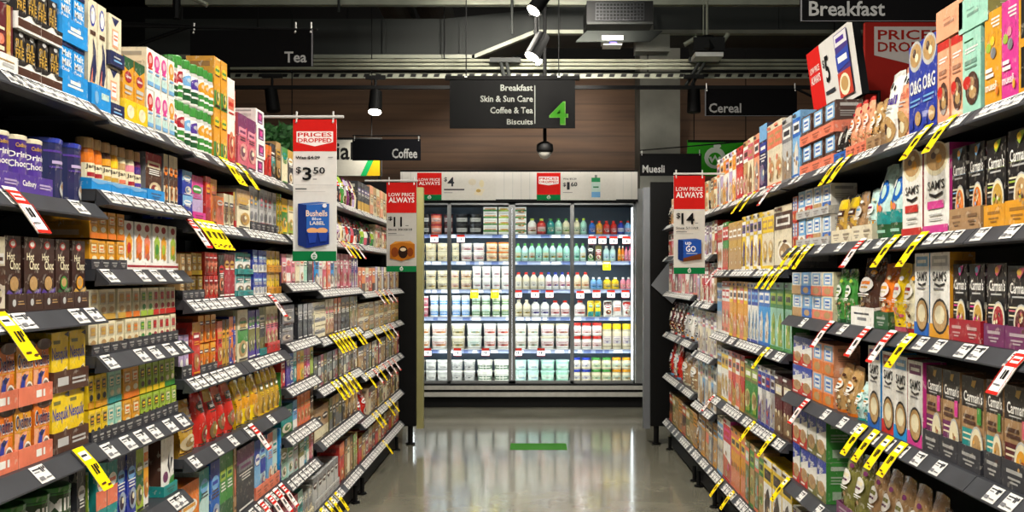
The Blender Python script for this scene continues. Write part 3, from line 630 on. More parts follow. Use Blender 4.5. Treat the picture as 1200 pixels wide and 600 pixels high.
def rows(side, bayn, table):
    names = {0: 'top'}; sl = SL[bayn]
    for k, segs in table.items():
        nm = 'top' if k == 0 else 'bottom' if k == len(sl)-1 else ORD[k+1]
        row(side, bayn, nm, sl[k], segs, sl[k-1] if k else None)
def st(n, **k): return dict(st=n, **k)
def BT(tp, tn, n=1, **k): return dict(st=n, tray=('charcoal', tp, tn), noun='tea carton', d=.12, tray1=1, **k)
wave = [('r', 0, .14, 1, .62, 'brown'), ('r', 0, .62, 1, .66, 'white'), ('p', [(0, 1), (.0, .7), (.25, .74), (.45, 1)], 'dark'), ('p', [(.55, 1), (.75, .74), (1, .8), (1, 1)], 'dark')]
rows('L', LA, {
 0: [(-26, 21, 2, 84, 'b:maroon/gold/white', dict(tray=('white', 22, 1, [('r', .3, .3, .5, .5, 'silver'), ('r', .6, .3, .9, .5, 'silver'), ('r', .1, .6, .9, .66, 'tan')]), noun='cocoa carton', els=lambda b, a, c: [('r', .62, 0, .86, 1, a), ('r', .1, .3, .5, .36, 'cream'), ('r', .1, .6, .5, .64, 'cream'), ('e', .3, .46, .18, .08, 'coral')])),
     (21, 73, 4, 55, 'b:dark/gold', dict(st=2, tray=('white', 19, 2, wave), els=e_sul, desc='black cocoa box, gold letters')),
     (73, 103, 2, 62, 'b:azure/white', dict(st=2, tray=('azure', 28, 1, [('r', .2, .4, .8, .5, 'white'), ('r', .3, .55, .7, .7, 'white')]), els=e_malt, desc='blue malted milk drink box')),
     ],
 1: [(-22, 62, 4, 70, 't:purple/white/gold', dict(tray=('violet', 22, 2, p_cad()), els=e_cad, lid='ivory', desc='purple drinking chocolate tin', d=.084)),
     (62, 118, 2, 70, 't:navy/violet', dict(els=e_blue, lid='royal', d=.125, desc='large royal blue tin with cup picture'))],
 2: [(-24, 9, 2, 92, 'b.gen:ivory/brown/white', dict(noun='cocoa carton', d=.1)),
     (10, 104, 5, 84, ['b:chocolate/tan/violet', 'b:chocolate/tan/violet', 'b:chocolate/tan/violet', 'b:chocolate/green/forest', 'b:chocolate/amber/gold'], dict(tray=('chocolate', 20, 5, [('e', .3, .5, .1, .2, 'silver'), ('r', .5, .4, .85, .46, 'tan'), ('r', .5, .55, .8, .6, 'tan')]), els=e_hot, d=.11, desc=['brown chocolate box, violet swirl', 'brown chocolate box, violet swirl', 'brown chocolate box, violet swirl', 'brown chocolate box, green swirl', 'brown chocolate box, amber swirl']))],
 3: [(-25, 62, 4, 72, ['b:red/white', 'b:orange/amber', 'b:amber/brown', 'b:orange/amber'], dict(st=2, tray=('coral', 22, 2, [('r', .5, .3, .66, .7, 'white'), ('r', .7, .3, .76, .7, 'white')]), els=e_oval, d=.12, desc=['red malt drink box with cup picture', 'orange malt drink box', 'amber malt drink box', 'orange malt drink box'])),
     (63, 105, 2, 70, 'b:yellow/blue', dict(st=2, tray=('brown', 24, 1, [('r', .1, .3, .4, .7, 'silver'), ('r', .5, .5, .9, .6, 'silver'), ('r', .5, .3, .9, .4, 'silver')]), els=e_nes, d=.12, desc='yellow milk flavouring packet with blue letters'))],
 4: [(-40, 14, 2, 78, 't:forest/white', dict(els=e_milo, lid='green', d=.12, desc='green malt drink tin')),
     (14, 92, 3, 78, 't:forest/white', dict(els=e_milo, lid='green', d=.13, desc='green malt drink tin')),
     (92, 103, 1, 85, 'b.gen:charcoal/grey/silver', dict(noun='cocoa carton')), (103, 112, 1, 72, 'b.gen:lime/forest/white', dict(noun='cocoa carton'))],
})
W6 = ['b.fruit:white/amber/red', 'b.fruit:white/orange/coral', 'b.fruit:white/coral/orange', 'b.fruit:white/lime/green', 'b.fruit:white/amber/lime', 'b.fruit:white/lime/amber']
rows('L', LB, {
 0: [(103, 130, 2, 128, 'b:ivory/azure', dict(tray=('azure', 30, 1, [('r', .5, .5, .9, .75, 'aqua'), ('e', .25, .5, .1, .25, 'sky')]), els=e_drop, d=.12, desc='tall pale box with dark blue drop')),
     (130, 146, 1, 60, 'b:ivory/navy', dict(st=2, tray=('navy', 16, 1, [('r', .2, .3, .8, .42, 'sky'), ('r', .2, .56, .7, .66, 'silver')]), els=e_smile, d=.1, desc='white box with navy corner and peach panel')),
     (146, 173, 2, 76, 'b:amber/forest', dict(tray=('yellow', 26, 2, [('e', .5, .5, .3, .3, 'cream')]), els=e_lip, d=.1, desc='yellow tea box with red oval badge')),
     (173, 205, 4, 47, ['b:white/red', 'b:white/magenta', 'b:white/magenta', 'b:white/amber'], dict(st=2, els=e_flow, d=.1, side='ivory', desc=['white tea box with red bloom', 'white tea box with pink bloom', 'white tea box with pink bloom', 'white tea box with yellow bloom'])),
     (205, 221, 3, 48, ['j:white/crimson/forest', 'j:white/crimson/forest', 'j:white/red/forest'], dict(st=2, lid='green', noun='sweetener jar', els=e_sw))],
 1: [(100, 172, 7, 58, ['j:orange/crimson/orange', 'j:orange/crimson/orange', 'j:brown/gold/amber', 'j:amber/gold/yellow', 'j:cream/coral/tan', 'j:cream/crimson/pink', 'j:plum/violet/purple'], dict(els=e_jar, lid='tan', tray=('azure', 12, 3, [('p', [(0, 1), (.0, .8), (.3, .55), (.5, .6), (.8, .8), (1, .7), (1, 1)], 'sky')]), d=.06, noun='coffee mix jar')),
     (173, 193, 1, 56, 'b.gen:brown/crimson/cream', dict(noun='coffee carton', tray=('azure', 13, 1), side='grey')), (193, 214, 3, 58, 'b.gen:ivory/brown/orange', dict(noun='tall coffee carton', side='grey'))],
 2: [(98, 149, 4, 34, 'b.slot:amber/orange/cream', dict(st=2, tray=('charcoal', 11, 2), tray1=1, noun='tea carton')), (149, 214, 6, 54, W6, dict(noun='fruit tea carton', tray=('white', 8, 3, [('r', 0, .3, 1, .6, 'crimson')]), d=.11, desc=['white fruit tea carton, yellow fruit', 'white fruit tea carton, orange fruit', 'white fruit tea carton, coral fruit', 'white fruit tea carton, lime fruit', 'white fruit tea carton, amber fruit', 'white fruit tea carton, green fruit']))],
 3: [(106, 150, 4, 38, 'b.slot:cream/gold/tan', BT(12, 2, 2)), (150, 167, 2, 36, 'b.slot:cream/orange/tan', BT(12, 1, 2)), (167, 182, 2, 35, 'b.slot:cream/lime/green', BT(12, 1, 2)), (182, 214, 4, 34, 'b.slot:cream/red/crimson', BT(12, 2, 2))],
 4: [(104, 130, 3, 43, 'b.slot:yellow/amber/charcoal', BT(15, 1, 2)), (130, 147, 2, 41, 'b.slot:mint/teal/cream', BT(15, 1, 2)), (147, 167, 2, 40, 'b.slot:amber/orange/cream', BT(14, 1, 2)), (167, 196, 4, 38, 'b.slot:lime/yellow/brown', BT(14, 2, 2)), (196, 214, 2, 36, 'b.slot:lime/green/cream', BT(14, 1, 2))],
 5: [(113, 138, 2, 92, 'b.gen:teal/coral/white', dict(noun='tall tea box', desc='teal tea box with coral leaves')), (138, 160, 2, 92, 'b.gen:royal/navy/sky', dict(noun='tall tea box')), (160, 170, 1, 96, 'b.gen:lime/forest/olive', dict(noun='tall tea box')), (170, 176, 1, 84, 'b.gen:white/amber/orange', dict(noun='tall tea box')),
     (192, 208, 1, 66, 'b:white/green', dict(d=.3, side='brown', tray=('teal', 12, 1), els=lambda b, a, c: [('e', .35, .3, .2, .1, 'plum'), ('p', [(.5, .5), (.7, .3), (.6, .7)], 'charcoal'), ('p', [(.55, .1), (1, .1), (1, .28), (.7, .26)], 'green'), ('p', [(.7, .36), (.9, .6), (.75, .62)], 'charcoal')], desc='white display box with dark striped side'))],
 6: [(150, 214, 5, 60, ['b.gen:charcoal/teal/white', 'b.gen:orange/amber/white', 'b.gen:olive/lime/white'], dict(noun='tea carton'))],
})
SP = 'silver'
rows('L', LC, {
 0: [(221, 236, 3, 52, ['j:white/crimson/green', 'j:white/sky/forest', 'j:white/violet/forest'], st(2, lid='green', noun='sweetener jar', els=e_sw)), (236, 252, 3, 50, 'j:white/amber/green', st(2, lid='green', noun='sweetener jar', els=e_sw)),
     (252, 267, 2, 59, 'b.gen:amber/green/yellow', st(2, noun='tea carton', d=.1)), (267, 276, 1, 100, 'b.gen:white/red/coral', dict(noun='tea carton')), (276, 287, 1, 88, 'b.gen:orange/coral/white', dict(noun='tea carton'))],
 1: [(214, 226, 1, 29, 'b.gen:royal/sky/white', st(2, noun='tea carton')), (226, 241, 1, 54, 'b.gen:lilac/magenta/green', dict(noun='tall tea box', tray=('magenta', 11, 1))), (241, 247, 1, 55, 'b.gen:red/crimson/amber', dict(noun='tall tea box')), (247, 255, 1, 53, 'b.gen:orange/amber/coral', dict(noun='tall tea box')), (255, 264, 1, 34, 'b.gen:coral/orange/white', dict(noun='tea carton')), (264, 275, 2, 38, 'b.gen:cream/tan/charcoal', dict(noun='tea carton')), (275, 287, 1, 42, 'b.gen:red/yellow/amber', dict(noun='display carton', d=.16, tray=('red', 8, 1)))],
 2: [(214, 227, 2, 27, 'b.slot:tan/amber/cream', BT(11, 1, 2)), (227, 240, 2, 27, 'b.slot:gold/yellow/cream', BT(11, 1, 2)), (240, 256, 3, 27, 'b.gen:red/coral/crimson', st(2, noun='tea carton')), (256, 263, 1, 50, 'b.gen:brown/dark/red', dict(noun='tea carton')), (263, 276, 2, 50, 'b.gen:crimson/maroon/gold', dict(noun='tea carton')), (276, 287, 2, 25, 'b.gen:lilac/teal/white', st(2, noun='tea carton', tray=('teal', 6, 1)))],
 3: [(213, 225, 2, 50, 'b.slot:lilac/sky/white', BT(14, 1, 1)), (225, 235, 1, 62, 'b.gen:red/amber/crimson', dict(noun='tea carton')), (235, 255, 3, 33, 'b.gen:orange/amber/brown', BT(9, 1, 2)), (255, 261, 1, 55, 'b.gen:red/coral/gold', dict(noun='tea carton')), (261, 269, 2, 55, 'b.gen:gold/brown/amber', dict(noun='tea carton')), (269, 281, 3, 56, ['b.gen:royal/orange/coral', 'b.gen:orange/royal/coral', 'b.gen:royal/coral/orange'], dict(noun='tea carton')), (281, 287, 1, 62, 'b.gen:cream/green/charcoal', dict(noun='tea carton', tray=('teal', 8, 1)))],
 4: [(206, 222, 1, 56, 'p:mustard/gold/brown', dict(noun='tea pouch', d=.08)), (222, 236, 1, 62, 'p:mustard/gold/cream', dict(noun='tea pouch', d=.08)), (236, 247, 1, 74, 'p:red/crimson/dark', dict(noun='tea pouch', d=.08, top='silver')), (247, 258, 1, 68, 'p:red/gold/dark', dict(noun='tea pouch', d=.08, top='cream')), (258, 278, 2, 68, 'p:red/coral/dark', dict(noun='tea pouch', d=.08, top='cream')), (278, 288, 1, 58, 'p:yellow/amber/cream', dict(noun='tea pouch', d=.07, top='cream'))],
 5: [(222, 235, 1, 84, 'b.gen:orange/amber/white', dict(noun='tea box', d=.2)), (235, 247, 1, 86, 'b.gen:aqua/teal/sky', dict(noun='tea box', d=.2)), (247, 258, 1, 86, 'b.gen:blue/royal/sky', dict(noun='tea box', d=.2)), (258, 274, 2, 84, 'b.gen:green/forest/lime', dict(noun='tea box', d=.2)), (274, 288, 1, 84, 'b:kraft/red', dict(noun='tea box', d=.2, els=lambda b, a, c: [('r', .15, .3, .85, .75, 'brown'), ('e', .5, .5, .2, .2, 'coral'), ('r', .2, .12, .8, .16, 'dark')]))],
 6: [(250, 287, 3, 60, ['b.gen:maroon/gold/white', 'b.gen:teal/mint/white', 'b.gen:cream/brown/tan'], dict(noun='tea box'))],
})
rows('L', LD, {
 0: [(287, 301, 2, 62, 'b.gen:rose/plum/pink', dict(noun='tea carton', d=.14)), (301, 311, 1, 19, 'b:white/plum', dict(st=4, noun='tea carton', els=lambda b, a, c: [('r', .18, .15, .82, .85, 'plum'), ('r', .35, .4, .65, .7, 'magenta'), ('r', .3, .22, .7, .3, 'lilac')])), (311, 318, 1, 38, 'b.gen:red/orange/coral', dict(noun='tea carton')), (318, 324, 1, 42, 'b.gen:charcoal/teal/brown', dict(noun='tea carton')), (324, 330, 1, 46, 'b.gen:tan/dark/gold', dict(noun='tea carton')), (330, 338, 2, 42, 'b.gen:sky/blue/white', dict(noun='tea carton'))],
 1: [(288, 294, 1, 46, 'b.gen:cream/tan/gold', dict(noun='tea carton')), (294, 326, 6, 50, ['b.slot:silver/amber/grey', 'b.slot:silver/yellow/grey', 'b.slot:silver/rose/grey', 'b.slot:silver/red/grey', 'b.slot:silver/crimson/grey', 'b.slot:silver/green/grey'], dict(noun='tea carton', tray=('charcoal', 10, 1), d=.14)), (326, 338, 2, 26, 'b.gen:yellow/green/cream', st(2, noun='tea carton'))],
 2: [(287, 297, 2, 25, 'b.gen:white/teal/charcoal', st(2, noun='tea carton', tray=('teal', 6, 1))), (297, 314, 3, 26, 'b.gen:royal/white/sky', st(2, noun='tea carton')), (314, 330, 3, 25, 'b.gen:yellow/gold/tan', st(2, noun='tea carton', tray=('amber', 8, 1))), (330, 338, 2, 44, 'b.gen:lilac/violet/white', dict(noun='tea carton'))],
 3: [(287, 291, 1, 62, 'b.gen:cream/green/tan', dict(noun='tea carton')), (291, 305, 3, 56, 'b.gen:violet/olive/green', dict(noun='tea carton')), (305, 313, 1, 58, 'b.gen:olive/charcoal/cream', dict(noun='tea carton', tray=('teal', 8, 1))), (313, 328, 3, 54, 'b.gen:cream/rose/tan', dict(noun='tea carton', tray=('red', 12, 1))), (328, 338, 2, 30, 'b.gen:charcoal/grey/black', st(2, noun='tea carton'))],
 4: [(288, 306, 3, 54, 'p:yellow/amber/gold', dict(noun='tea pouch', d=.06)), (306, 329, 4, 52, 'p:gold/yellow/olive', dict(noun='tea pouch', d=.06)), (329, 338, 1, 40, 'b.gen:green/forest/lime', dict(noun='tea carton'))],
 5: [(288, 300, 1, 74, 'b.gen:charcoal/plum/grey', dict(noun='tea box', d=.2)), (300, 328, 4, 66, ['b.gen:sky/royal/white', 'b.gen:aqua/royal/sky', 'b.gen:sky/coral/white', 'b.gen:aqua/teal/white'], dict(noun='tea box', d=.2, tray=('coral', 14, 2))), (328, 338, 1, 62, 'b.gen:azure/royal/sky', dict(noun='tea box', d=.2))],
 6: [(287, 338, 5, 60, ['b.gen:maroon/rose/white', 'b.gen:plum/magenta/white', 'b.gen:wine/rose/cream'], dict(noun='tea box'))],
})
rows('L', LE, {
 0: [(339, 375, 6, 40, ['b.gen:cream/green/teal', 'b.gen:charcoal/gold/white', 'b.gen:sky/navy/white'], dict(noun='tea carton'))],
 1: [(339, 375, 6, 40, ['b.gen:yellow/green/amber', 'b.gen:cream/lime/gold', 'b.gen:charcoal/red/white'], dict(noun='tea carton'))],
 2: [(339, 361, 6, 33, ['b.gen:pink/coral/white', 'b.gen:white/rose/coral', 'b.gen:pink/white/rose', 'b.gen:cream/mint/pink', 'b.gen:white/red/cream', 'b.gen:mint/white/forest'], dict(noun='slim tea carton')), (361, 367, 1, 38, 'b.gen:charcoal/grey/brown', dict(noun='tea carton')), (367, 375, 2, 40, ['b.gen:silver/white/red', 'b.gen:red/white/gold'], dict(noun='tea carton'))],
 3: [(339, 345, 1, 22, 'b.gen:grey/charcoal/silver', st(2, noun='tea carton')), (350, 366, 3, 40, 'b.gen:charcoal/grey/silver', dict(noun='slim coffee carton')), (366, 375, 2, 13, 'b.gen:grey/cream/white', st(3, noun='small coffee carton'))],
 4: [(339, 375, 9, 38, ['b.gen:red/crimson/white', 'b.gen:violet/lilac/white', 'b.gen:royal/blue/white', 'b.gen:teal/aqua/white', 'b.gen:orange/amber/white', 'b.gen:yellow/amber/lime', 'b.gen:crimson/rose/white', 'b.gen:magenta/pink/white', 'b.gen:lime/yellow/green'], dict(noun='slim tea carton'))],
 5: [(339, 344, 1, 34, 'b.gen:teal/green/white', dict(noun='tea carton')), (344, 349, 1, 34, 'b.gen:sky/white/blue', dict(noun='tea carton')), (349, 364, 4, 36, 'b.gen:coral/orange/tan', dict(noun='slim tea carton')), (364, 375, 2, 36, 'b.gen:brown/tan/dark', dict(noun='tea carton'))],
 6: [(339, 357, 4, 40, ['b.gen:mint/olive/white', 'b.gen:aqua/green/white', 'b.gen:silver/mint/plum', 'b.gen:olive/white/mint'], dict(noun='slim tea carton')), (357, 375, 4, 40, ['b.gen:sky/teal/white', 'b.gen:mint/white/lime', 'b.gen:rose/coral/pink', 'b.gen:pink/coral/white'], dict(noun='slim tea carton'))],
 7: [(339, 350, 2, 44, 'b.gen:rose/magenta/pink', dict(noun='tea box')), (350, 356, 1, 42, 'b.gen:teal/mint/white', dict(noun='tea box')), (356, 375, 5, 34, 'b.gen:silver/grey/cream', dict(noun='slim tea carton', tray=('cream', 8, 1)))],
})
COF = ['b.gen:brown/tan/gold', 'b.gen:dark/gold/cream', 'b.gen:cream/brown/red', 'b.gen:grey/silver/brown', 'b.gen:maroon/gold/cream', 'b.gen:tan/brown/white', 'b.gen:silver/charcoal/red', 'b.gen:olive/gold/dark', 'b.gen:kraft/dark/cream', 'b.gen:rose/maroon/white', 'b.gen:charcoal/silver/gold']
def mixn(n, off, L=COF): return [L[(i*3+off+(i//4)) % len(L)] for i in range(n)]
CF = dict(noun='coffee carton'); CP = dict(noun='coffee pouch', d=.08)
PCH = ['p:cream/brown/gold', 'p:dark/silver/gold', 'p:charcoal/white/red', 'p:silver/navy/white', 'p:plum/lilac/white', 'p:green/lime/white', 'p:rose/red/white']
rows('L', LF, {
 0: [(376, 398, 5, 36, mixn(5, 0, PCH), CP), (398, 425, 7, 35, mixn(7, 2, PCH), CP)],
 1: [(376, 396, 4, 38, mixn(4, 1, PCH), CP), (396, 425, 7, 38, mixn(7, 4, PCH), CP)],
 2: [(376, 396, 6, 42, ['b.gen:azure/white/navy', 'b.gen:silver/pink/white', 'b.gen:rose/white/cream', 'b.gen:coral/white/pink'], CF), (396, 412, 5, 40, ['b.gen:pink/rose/white', 'b.gen:crimson/pink/white'], CF), (412, 425, 5, 38, ['b.gen:violet/lilac/white', 'b.gen:purple/silver/white', 'b.gen:rose/cream/white'], CF)],
 3: [(376, 382, 2, 14, 'b.gen:cream/grey/silver', st(3, **CF)), (382, 392, 3, 42, 'b.gen:ivory/tan/rose', CF), (392, 400, 2, 44, 'b.gen:brown/orange/cream', CF), (400, 410, 2, 40, 'b.gen:dark/brown/tan', CF), (410, 425, 5, 38, ['b.gen:olive/grey/tan', 'b.gen:grey/olive/cream', 'b.gen:kraft/grey/dark'], CF)],
 4: [(376, 425, 16, 34, ['b.gen:grey/cream/olive', 'b.gen:charcoal/silver/plum', 'b.gen:rose/grey/cream', 'b.gen:olive/dark/tan', 'b.gen:silver/grey/maroon'], CF)],
 5: [(376, 386, 2, 38, 'b.gen:kraft/cream/dark', CF), (386, 404, 5, 38, ['b.gen:olive/grey/dark', 'b.gen:charcoal/tan/dark', 'b.gen:grey/gold/dark'], CF), (404, 425, 7, 40, ['b.gen:tan/brown/cream', 'b.gen:gold/brown/cream', 'b.gen:brown/tan/white'], CF)],
 6: [(376, 398, 6, 36, 'b.gen:silver/grey/brown', dict(noun='coffee carton', tray=('silver', 10, 1))), (398, 404, 1, 46, 'b.gen:red/coral/orange', CF), (404, 414, 3, 44, ['b.gen:kraft/brown/tan', 'b.gen:cream/tan/olive'], CF), (414, 425, 4, 40, ['b.gen:olive/green/tan', 'b.gen:tan/lime/cream'], CF)],
})
rows('L', LG, {
 0: [(425, 434, 4, 34, 'b.gen:charcoal/gold/purple', CF), (434, 470, 10, 32, ['b.gen:peach/cream/tan', 'b.gen:tan/cream/brown', 'b.gen:cream/peach/gold'], CF)],
 1: [(425, 440, 5, 30, ['p:charcoal/grey/red', 'p:green/lime/white', 'p:rose/white/cream'], CP), (440, 470, 12, 30, ['b.gen:cream/coral/white', 'b.gen:red/gold/cream', 'b.gen:brown/tan/cream'], CF)],
 2: [(425, 440, 5, 28, ['b.gen:red/orange/cream', 'b.gen:orange/brown/white', 'b.gen:cream/rose/white'], CF), (440, 470, 12, 26, ['b.gen:silver/lilac/white', 'b.gen:maroon/cream/gold', 'b.gen:tan/brown/cream'], CF)],
 3: [(425, 470, 9, 15, ['b.gen:kraft/cream/brown', 'b.gen:gold/cream/brown', 'b.gen:tan/olive/cream'], st(2, **CF))],
 4: [(425, 470, 18, 29, mixn(9, 5), CF)],
 5: [(425, 432, 2, 32, 'p:red/crimson/white', CP), (432, 470, 16, 28, mixn(8, 2), CF)],
 6: [(425, 470, 14, 26, ['b.gen:red/gold/brown', 'b.gen:gold/brown/cream', 'b.gen:crimson/charcoal/white', 'b.gen:cream/red/tan', 'b.gen:dark/gold/red'], CF)],
})
MU = dict(noun='muesli box', d=.07)
rows('R', RA, {
 0: [(1137, 1152, 1, 96, 'b:mint/forest', dict(els=e_gran, d=.1, desc='mint granola box with heart')), (1152, 1173, 1, 112, 'b:amber/yellow/orange', dict(els=e_mus, d=.07, desc='tall amber muesli box')), (1173, 1193, 1, 118, 'b:magenta/pink/amber', dict(els=e_mus, d=.07, desc='tall hot pink muesli box')), (1193, 1240, 2, 130, 'b:black/amber', dict(els=e_blk, d=.07, desc='tall black box with amber stripe'))],
 1: [(1137, 1150, 1, 102, 'b:black/crimson/sky', dict(els=e_carm('orange'), tray=('kraft', 26, 1), d=.07, side='dark', desc='black muesli box, orange berry bowl')), (1150, 1177, 1, 104, 'b:black/lime/yellow', dict(els=e_carm('gold'), tray=('amber', 26, 1), d=.075, side='dark', top='amber', desc='black muesli box, pale clover bowl')), (1177, 1240, 2, 116, 'b:black/lime/yellow', dict(els=e_carm('tan'), tray=('amber', 30, 1), d=.075, side='dark', top='amber', desc='black muesli box, large nut bowl'))],
 2: [(1137, 1151, 1, 92, 'b:black/magenta/sky', dict(els=e_carm('gold', 1), tray=('crimson', 26, 1), top='magenta', d=.07, side='dark', desc='black muesli box with pink lid, seed bowl')), (1151, 1177, 1, 98, 'b:black/rose/amber', dict(els=e_carm('crimson', 1), tray=('plum', 26, 1), d=.07, side='dark', desc='black muesli box, red fruit bowl')), (1177, 1240, 2, 102, 'b:black/rose/gold', dict(els=e_carm('maroon', 1), tray=('plum', 28, 1), d=.07, side='dark', desc='black muesli box, dark berry bowl'))],
 3: [(1137, 1145, 1, 112, 'b:kraft/teal/green', dict(els=e_carmk('tan'), tray=('charcoal', 30, 1), d=.07, side='kraft', desc='kraft porridge box with teal panel')), (1145, 1173, 1, 118, 'b:kraft/teal/green', dict(els=e_carmk('tan'), tray=('charcoal', 32, 1), d=.07, side='kraft', desc='kraft porridge box with teal panel')), (1173, 1240, 2, 126, 'b:kraft/maroon/rose', dict(els=e_carmk('amber'), tray=('charcoal', 34, 1), d=.07, side='kraft', desc='kraft porridge box with maroon panel'))],
 4: [(1137, 1240, 4, 96, 'p:red/crimson/white', dict(noun='cereal pouch'))],
})
WB = dict(noun='wheat biscuit box')
PB = dict(els=e_bag, noun='muesli pouch')
rows('R', RA2, {
 0: [(921, 937, 1, 78, 'b.cereal:sky/blue/white', dict(noun='cereal box', d=.07)), (937, 977, 3, 36, 'b:brown/brown/sky', dict(st=2, els=e_cerb, tray=('coral', 12, 3), d=.1, desc='brown biscuit box with blue label')), (977, 991, 2, 44, 'p:dark/sky/white', dict(els=e_ill, tray=('blue', 11, 1), desc='black cereal bag with white letters')), (991, 1015, 3, 66, 'p:peach/orange/crimson', dict(els=e_bag, top='red', tray=('coral', 14, 2), desc='peach oat bag with red top')), (1015, 1032, 2, 58, 'p:tan/amber/cream', dict(els=e_bag, tray=('kraft', 16, 1), noun='muesli pouch')),
     (1032, 1063, 2, 88, ['p:white/violet/tan', 'p:peach/coral/white'], dict(els=e_sm, d=.08, desc=['white muesli pouch with cow face', 'peach muesli pouch with white top'])), (1063, 1098, 2, 108, 'b:royal/sky/white', dict(els=e_og, d=.07, side='grey', desc='bright blue cereal box with bowl')), (1098, 1127, 2, 98, 'b:peach/red', dict(els=e_gran, d=.1, top='kraft', desc='peach granola box with heart')), (1127, 1137, 1, 98, 'b:mint/forest', dict(els=e_gran, d=.1, desc='mint granola box with heart'))],
 1: [(921, 933, 2, 30, 'b:coral/red/sky', dict(st=2, els=e_cerb, desc='coral biscuit box with blue label')), (933, 971, 4, 34, ['b:sky/white/red', 'b:white/red/sky', 'b:white/tan/blue', 'b:white/blue/red'], dict(st=2, els=e_cerb, d=.1, tray=('silver', 9, 2), noun='biscuit box', desc=['sky blue biscuit box', 'white biscuit box, red foot', 'white biscuit box, tan foot', 'white biscuit box, blue foot'])), (974, 998, 2, 56, 'p:gold/yellow/brown', dict(noun='muesli pouch', tray=('ivory', 15, 1), top='dark')), (998, 1022, 2, 60, ['p:kraft/sky/white', 'p:aqua/plum/cream'], dict(els=e_bag, tray=('ivory', 18, 1), noun='muesli pouch')), (1022, 1055, 2, 92, 'p:aqua/sky/teal', dict(els=e_pbag, d=.09, desc='large teal and aqua cereal bag')), (1055, 1080, 1, 98, 'b:white/red/crimson', dict(els=e_sam, side='crimson', d=.07, desc='white muesli box with red foot')), (1080, 1112, 1, 104, 'b:white/magenta/violet', dict(els=e_sam, side='magenta', d=.07, desc='white muesli box with magenta foot')), (1112, 1137, 2, 100, 'b:black/sky/amber', dict(els=e_carm('orange'), tray=('kraft', 26, 1), d=.07, side='dark', desc='black muesli box, orange berry bowl'))],
 2: [(924, 976, 4, 27, ['b:white/tan/blue', 'b:sky/blue/white', 'b:white/coral/blue', 'b:cream/coral/sky'], dict(st=2, els=e_cerb, d=.1, desc=['white biscuit box, tan foot', 'sky blue biscuit box', 'white biscuit box, coral foot', 'cream biscuit box, coral foot'])), (976, 997, 2, 64, 'p:green/forest/lime', dict(els=e_bag, noun='muesli pouch')), (997, 1024, 1, 88, 'p:brown/orange/amber', dict(els=e_bag, d=.09, tray=('white', 22, 1, [('r', .15, .6, .8, .7, 'charcoal'), ('r', .3, .3, .7, .45, 'grey')]), desc='large orange brown oat bag')), (1024, 1041, 1, 78, 'p:orange/amber/cream', dict(els=e_bag, noun='muesli pouch', tray=('forest', 20, 1))), (1041, 1070, 2, 82, ['p:yellow/rose/white', 'p:cream/crimson/amber'], dict(els=e_bag, noun='muesli pouch', d=.07)), (1070, 1088, 1, 98, 'b:white/sky/blue', dict(els=e_por, side='azure', d=.07, desc='white porridge box with blue foot')), (1088, 1112, 1, 108, 'b:white/silver/amber', dict(els=e_por, side='amber', d=.07, desc='white porridge box with amber foot')), (1112, 1137, 2, 92, 'b:black/magenta/sky', dict(els=e_carm('gold', 1), tray=('crimson', 26, 1), top='magenta', d=.07, side='dark', desc='black muesli box with pink lid, seed bowl'))],
 3: [(925, 951, 2, 34, 'b:white/red/royal', dict(st=2, els=e_weet, d=.1, side='purple', desc='white and blue wheat biscuit box')), (951, 976, 2, 36, 'b:peach/orange/cream', dict(st=2, els=e_cerb, d=.1, desc='peach wheat biscuit box')), (976, 1000, 2, 58, 'p:tan/orange/brown', dict(els=e_bag, noun='muesli pouch', d=.09)), (1000, 1017, 2, 46, 'p:aqua/teal/amber', dict(els=e_bag, noun='muesli pouch', d=.08)), (1017, 1032, 1, 96, 'b:white/royal/blue', dict(els=e_por, side='azure', d=.07, desc='white porridge box, royal blue band')), (1032, 1047, 1, 96, 'b:white/crimson/red', dict(els=e_por, side='azure', d=.07, desc='white porridge box, red band')), (1047, 1063, 1, 98, 'b:white/sky/azure', dict(els=e_por, side='crimson', d=.07, desc='white porridge box, sky blue band')), (1063, 1081, 1, 100, 'b:white/plum/magenta', dict(els=e_por, side='magenta', d=.07, desc='white porridge box, plum band')), (1081, 1122, 2, 104, 'b:kraft/plum/magenta', dict(els=e_carmk('cream'), tray=('charcoal', 26, 2), d=.07, side='kraft', desc='kraft porridge box with plum panel')), (1122, 1137, 1, 110, 'b:kraft/teal/green', dict(els=e_carmk('tan'), tray=('charcoal', 28, 1), d=.07, side='kraft', desc='kraft porridge box with teal panel'))],
 4: [(924, 946, 2, 50, 'b:white/red/royal', dict(st=2, els=e_weet, d=.12, side='green', desc='red footed wheat biscuit box')), (946, 968, 2, 50, 'b:white/olive/royal', dict(st=2, els=e_weet, d=.12, side='green', desc='green footed wheat biscuit box')), (980, 1012, 2, 84, 'p:olive/cream/plum', dict(els=e_bag, d=.09, noun='cereal pouch', tray=('plum', 16, 1))), (1014, 1094, 5, 98, 'p:kraft/olive/plum', dict(els=e_bag, d=.09, noun='cereal pouch')), (1094, 1137, 3, 104, 'p:brown/olive/cream', dict(els=e_bag, noun='cereal pouch'))],
 5: [(921, 1010, 7, 60, ['b.cereal:white/violet/sky', 'b.cereal:red/white/amber', 'b.cereal:ivory/crimson/tan'], dict(noun='cereal box', d=.1))],
})
CB = dict(noun='cereal box', d=.08)
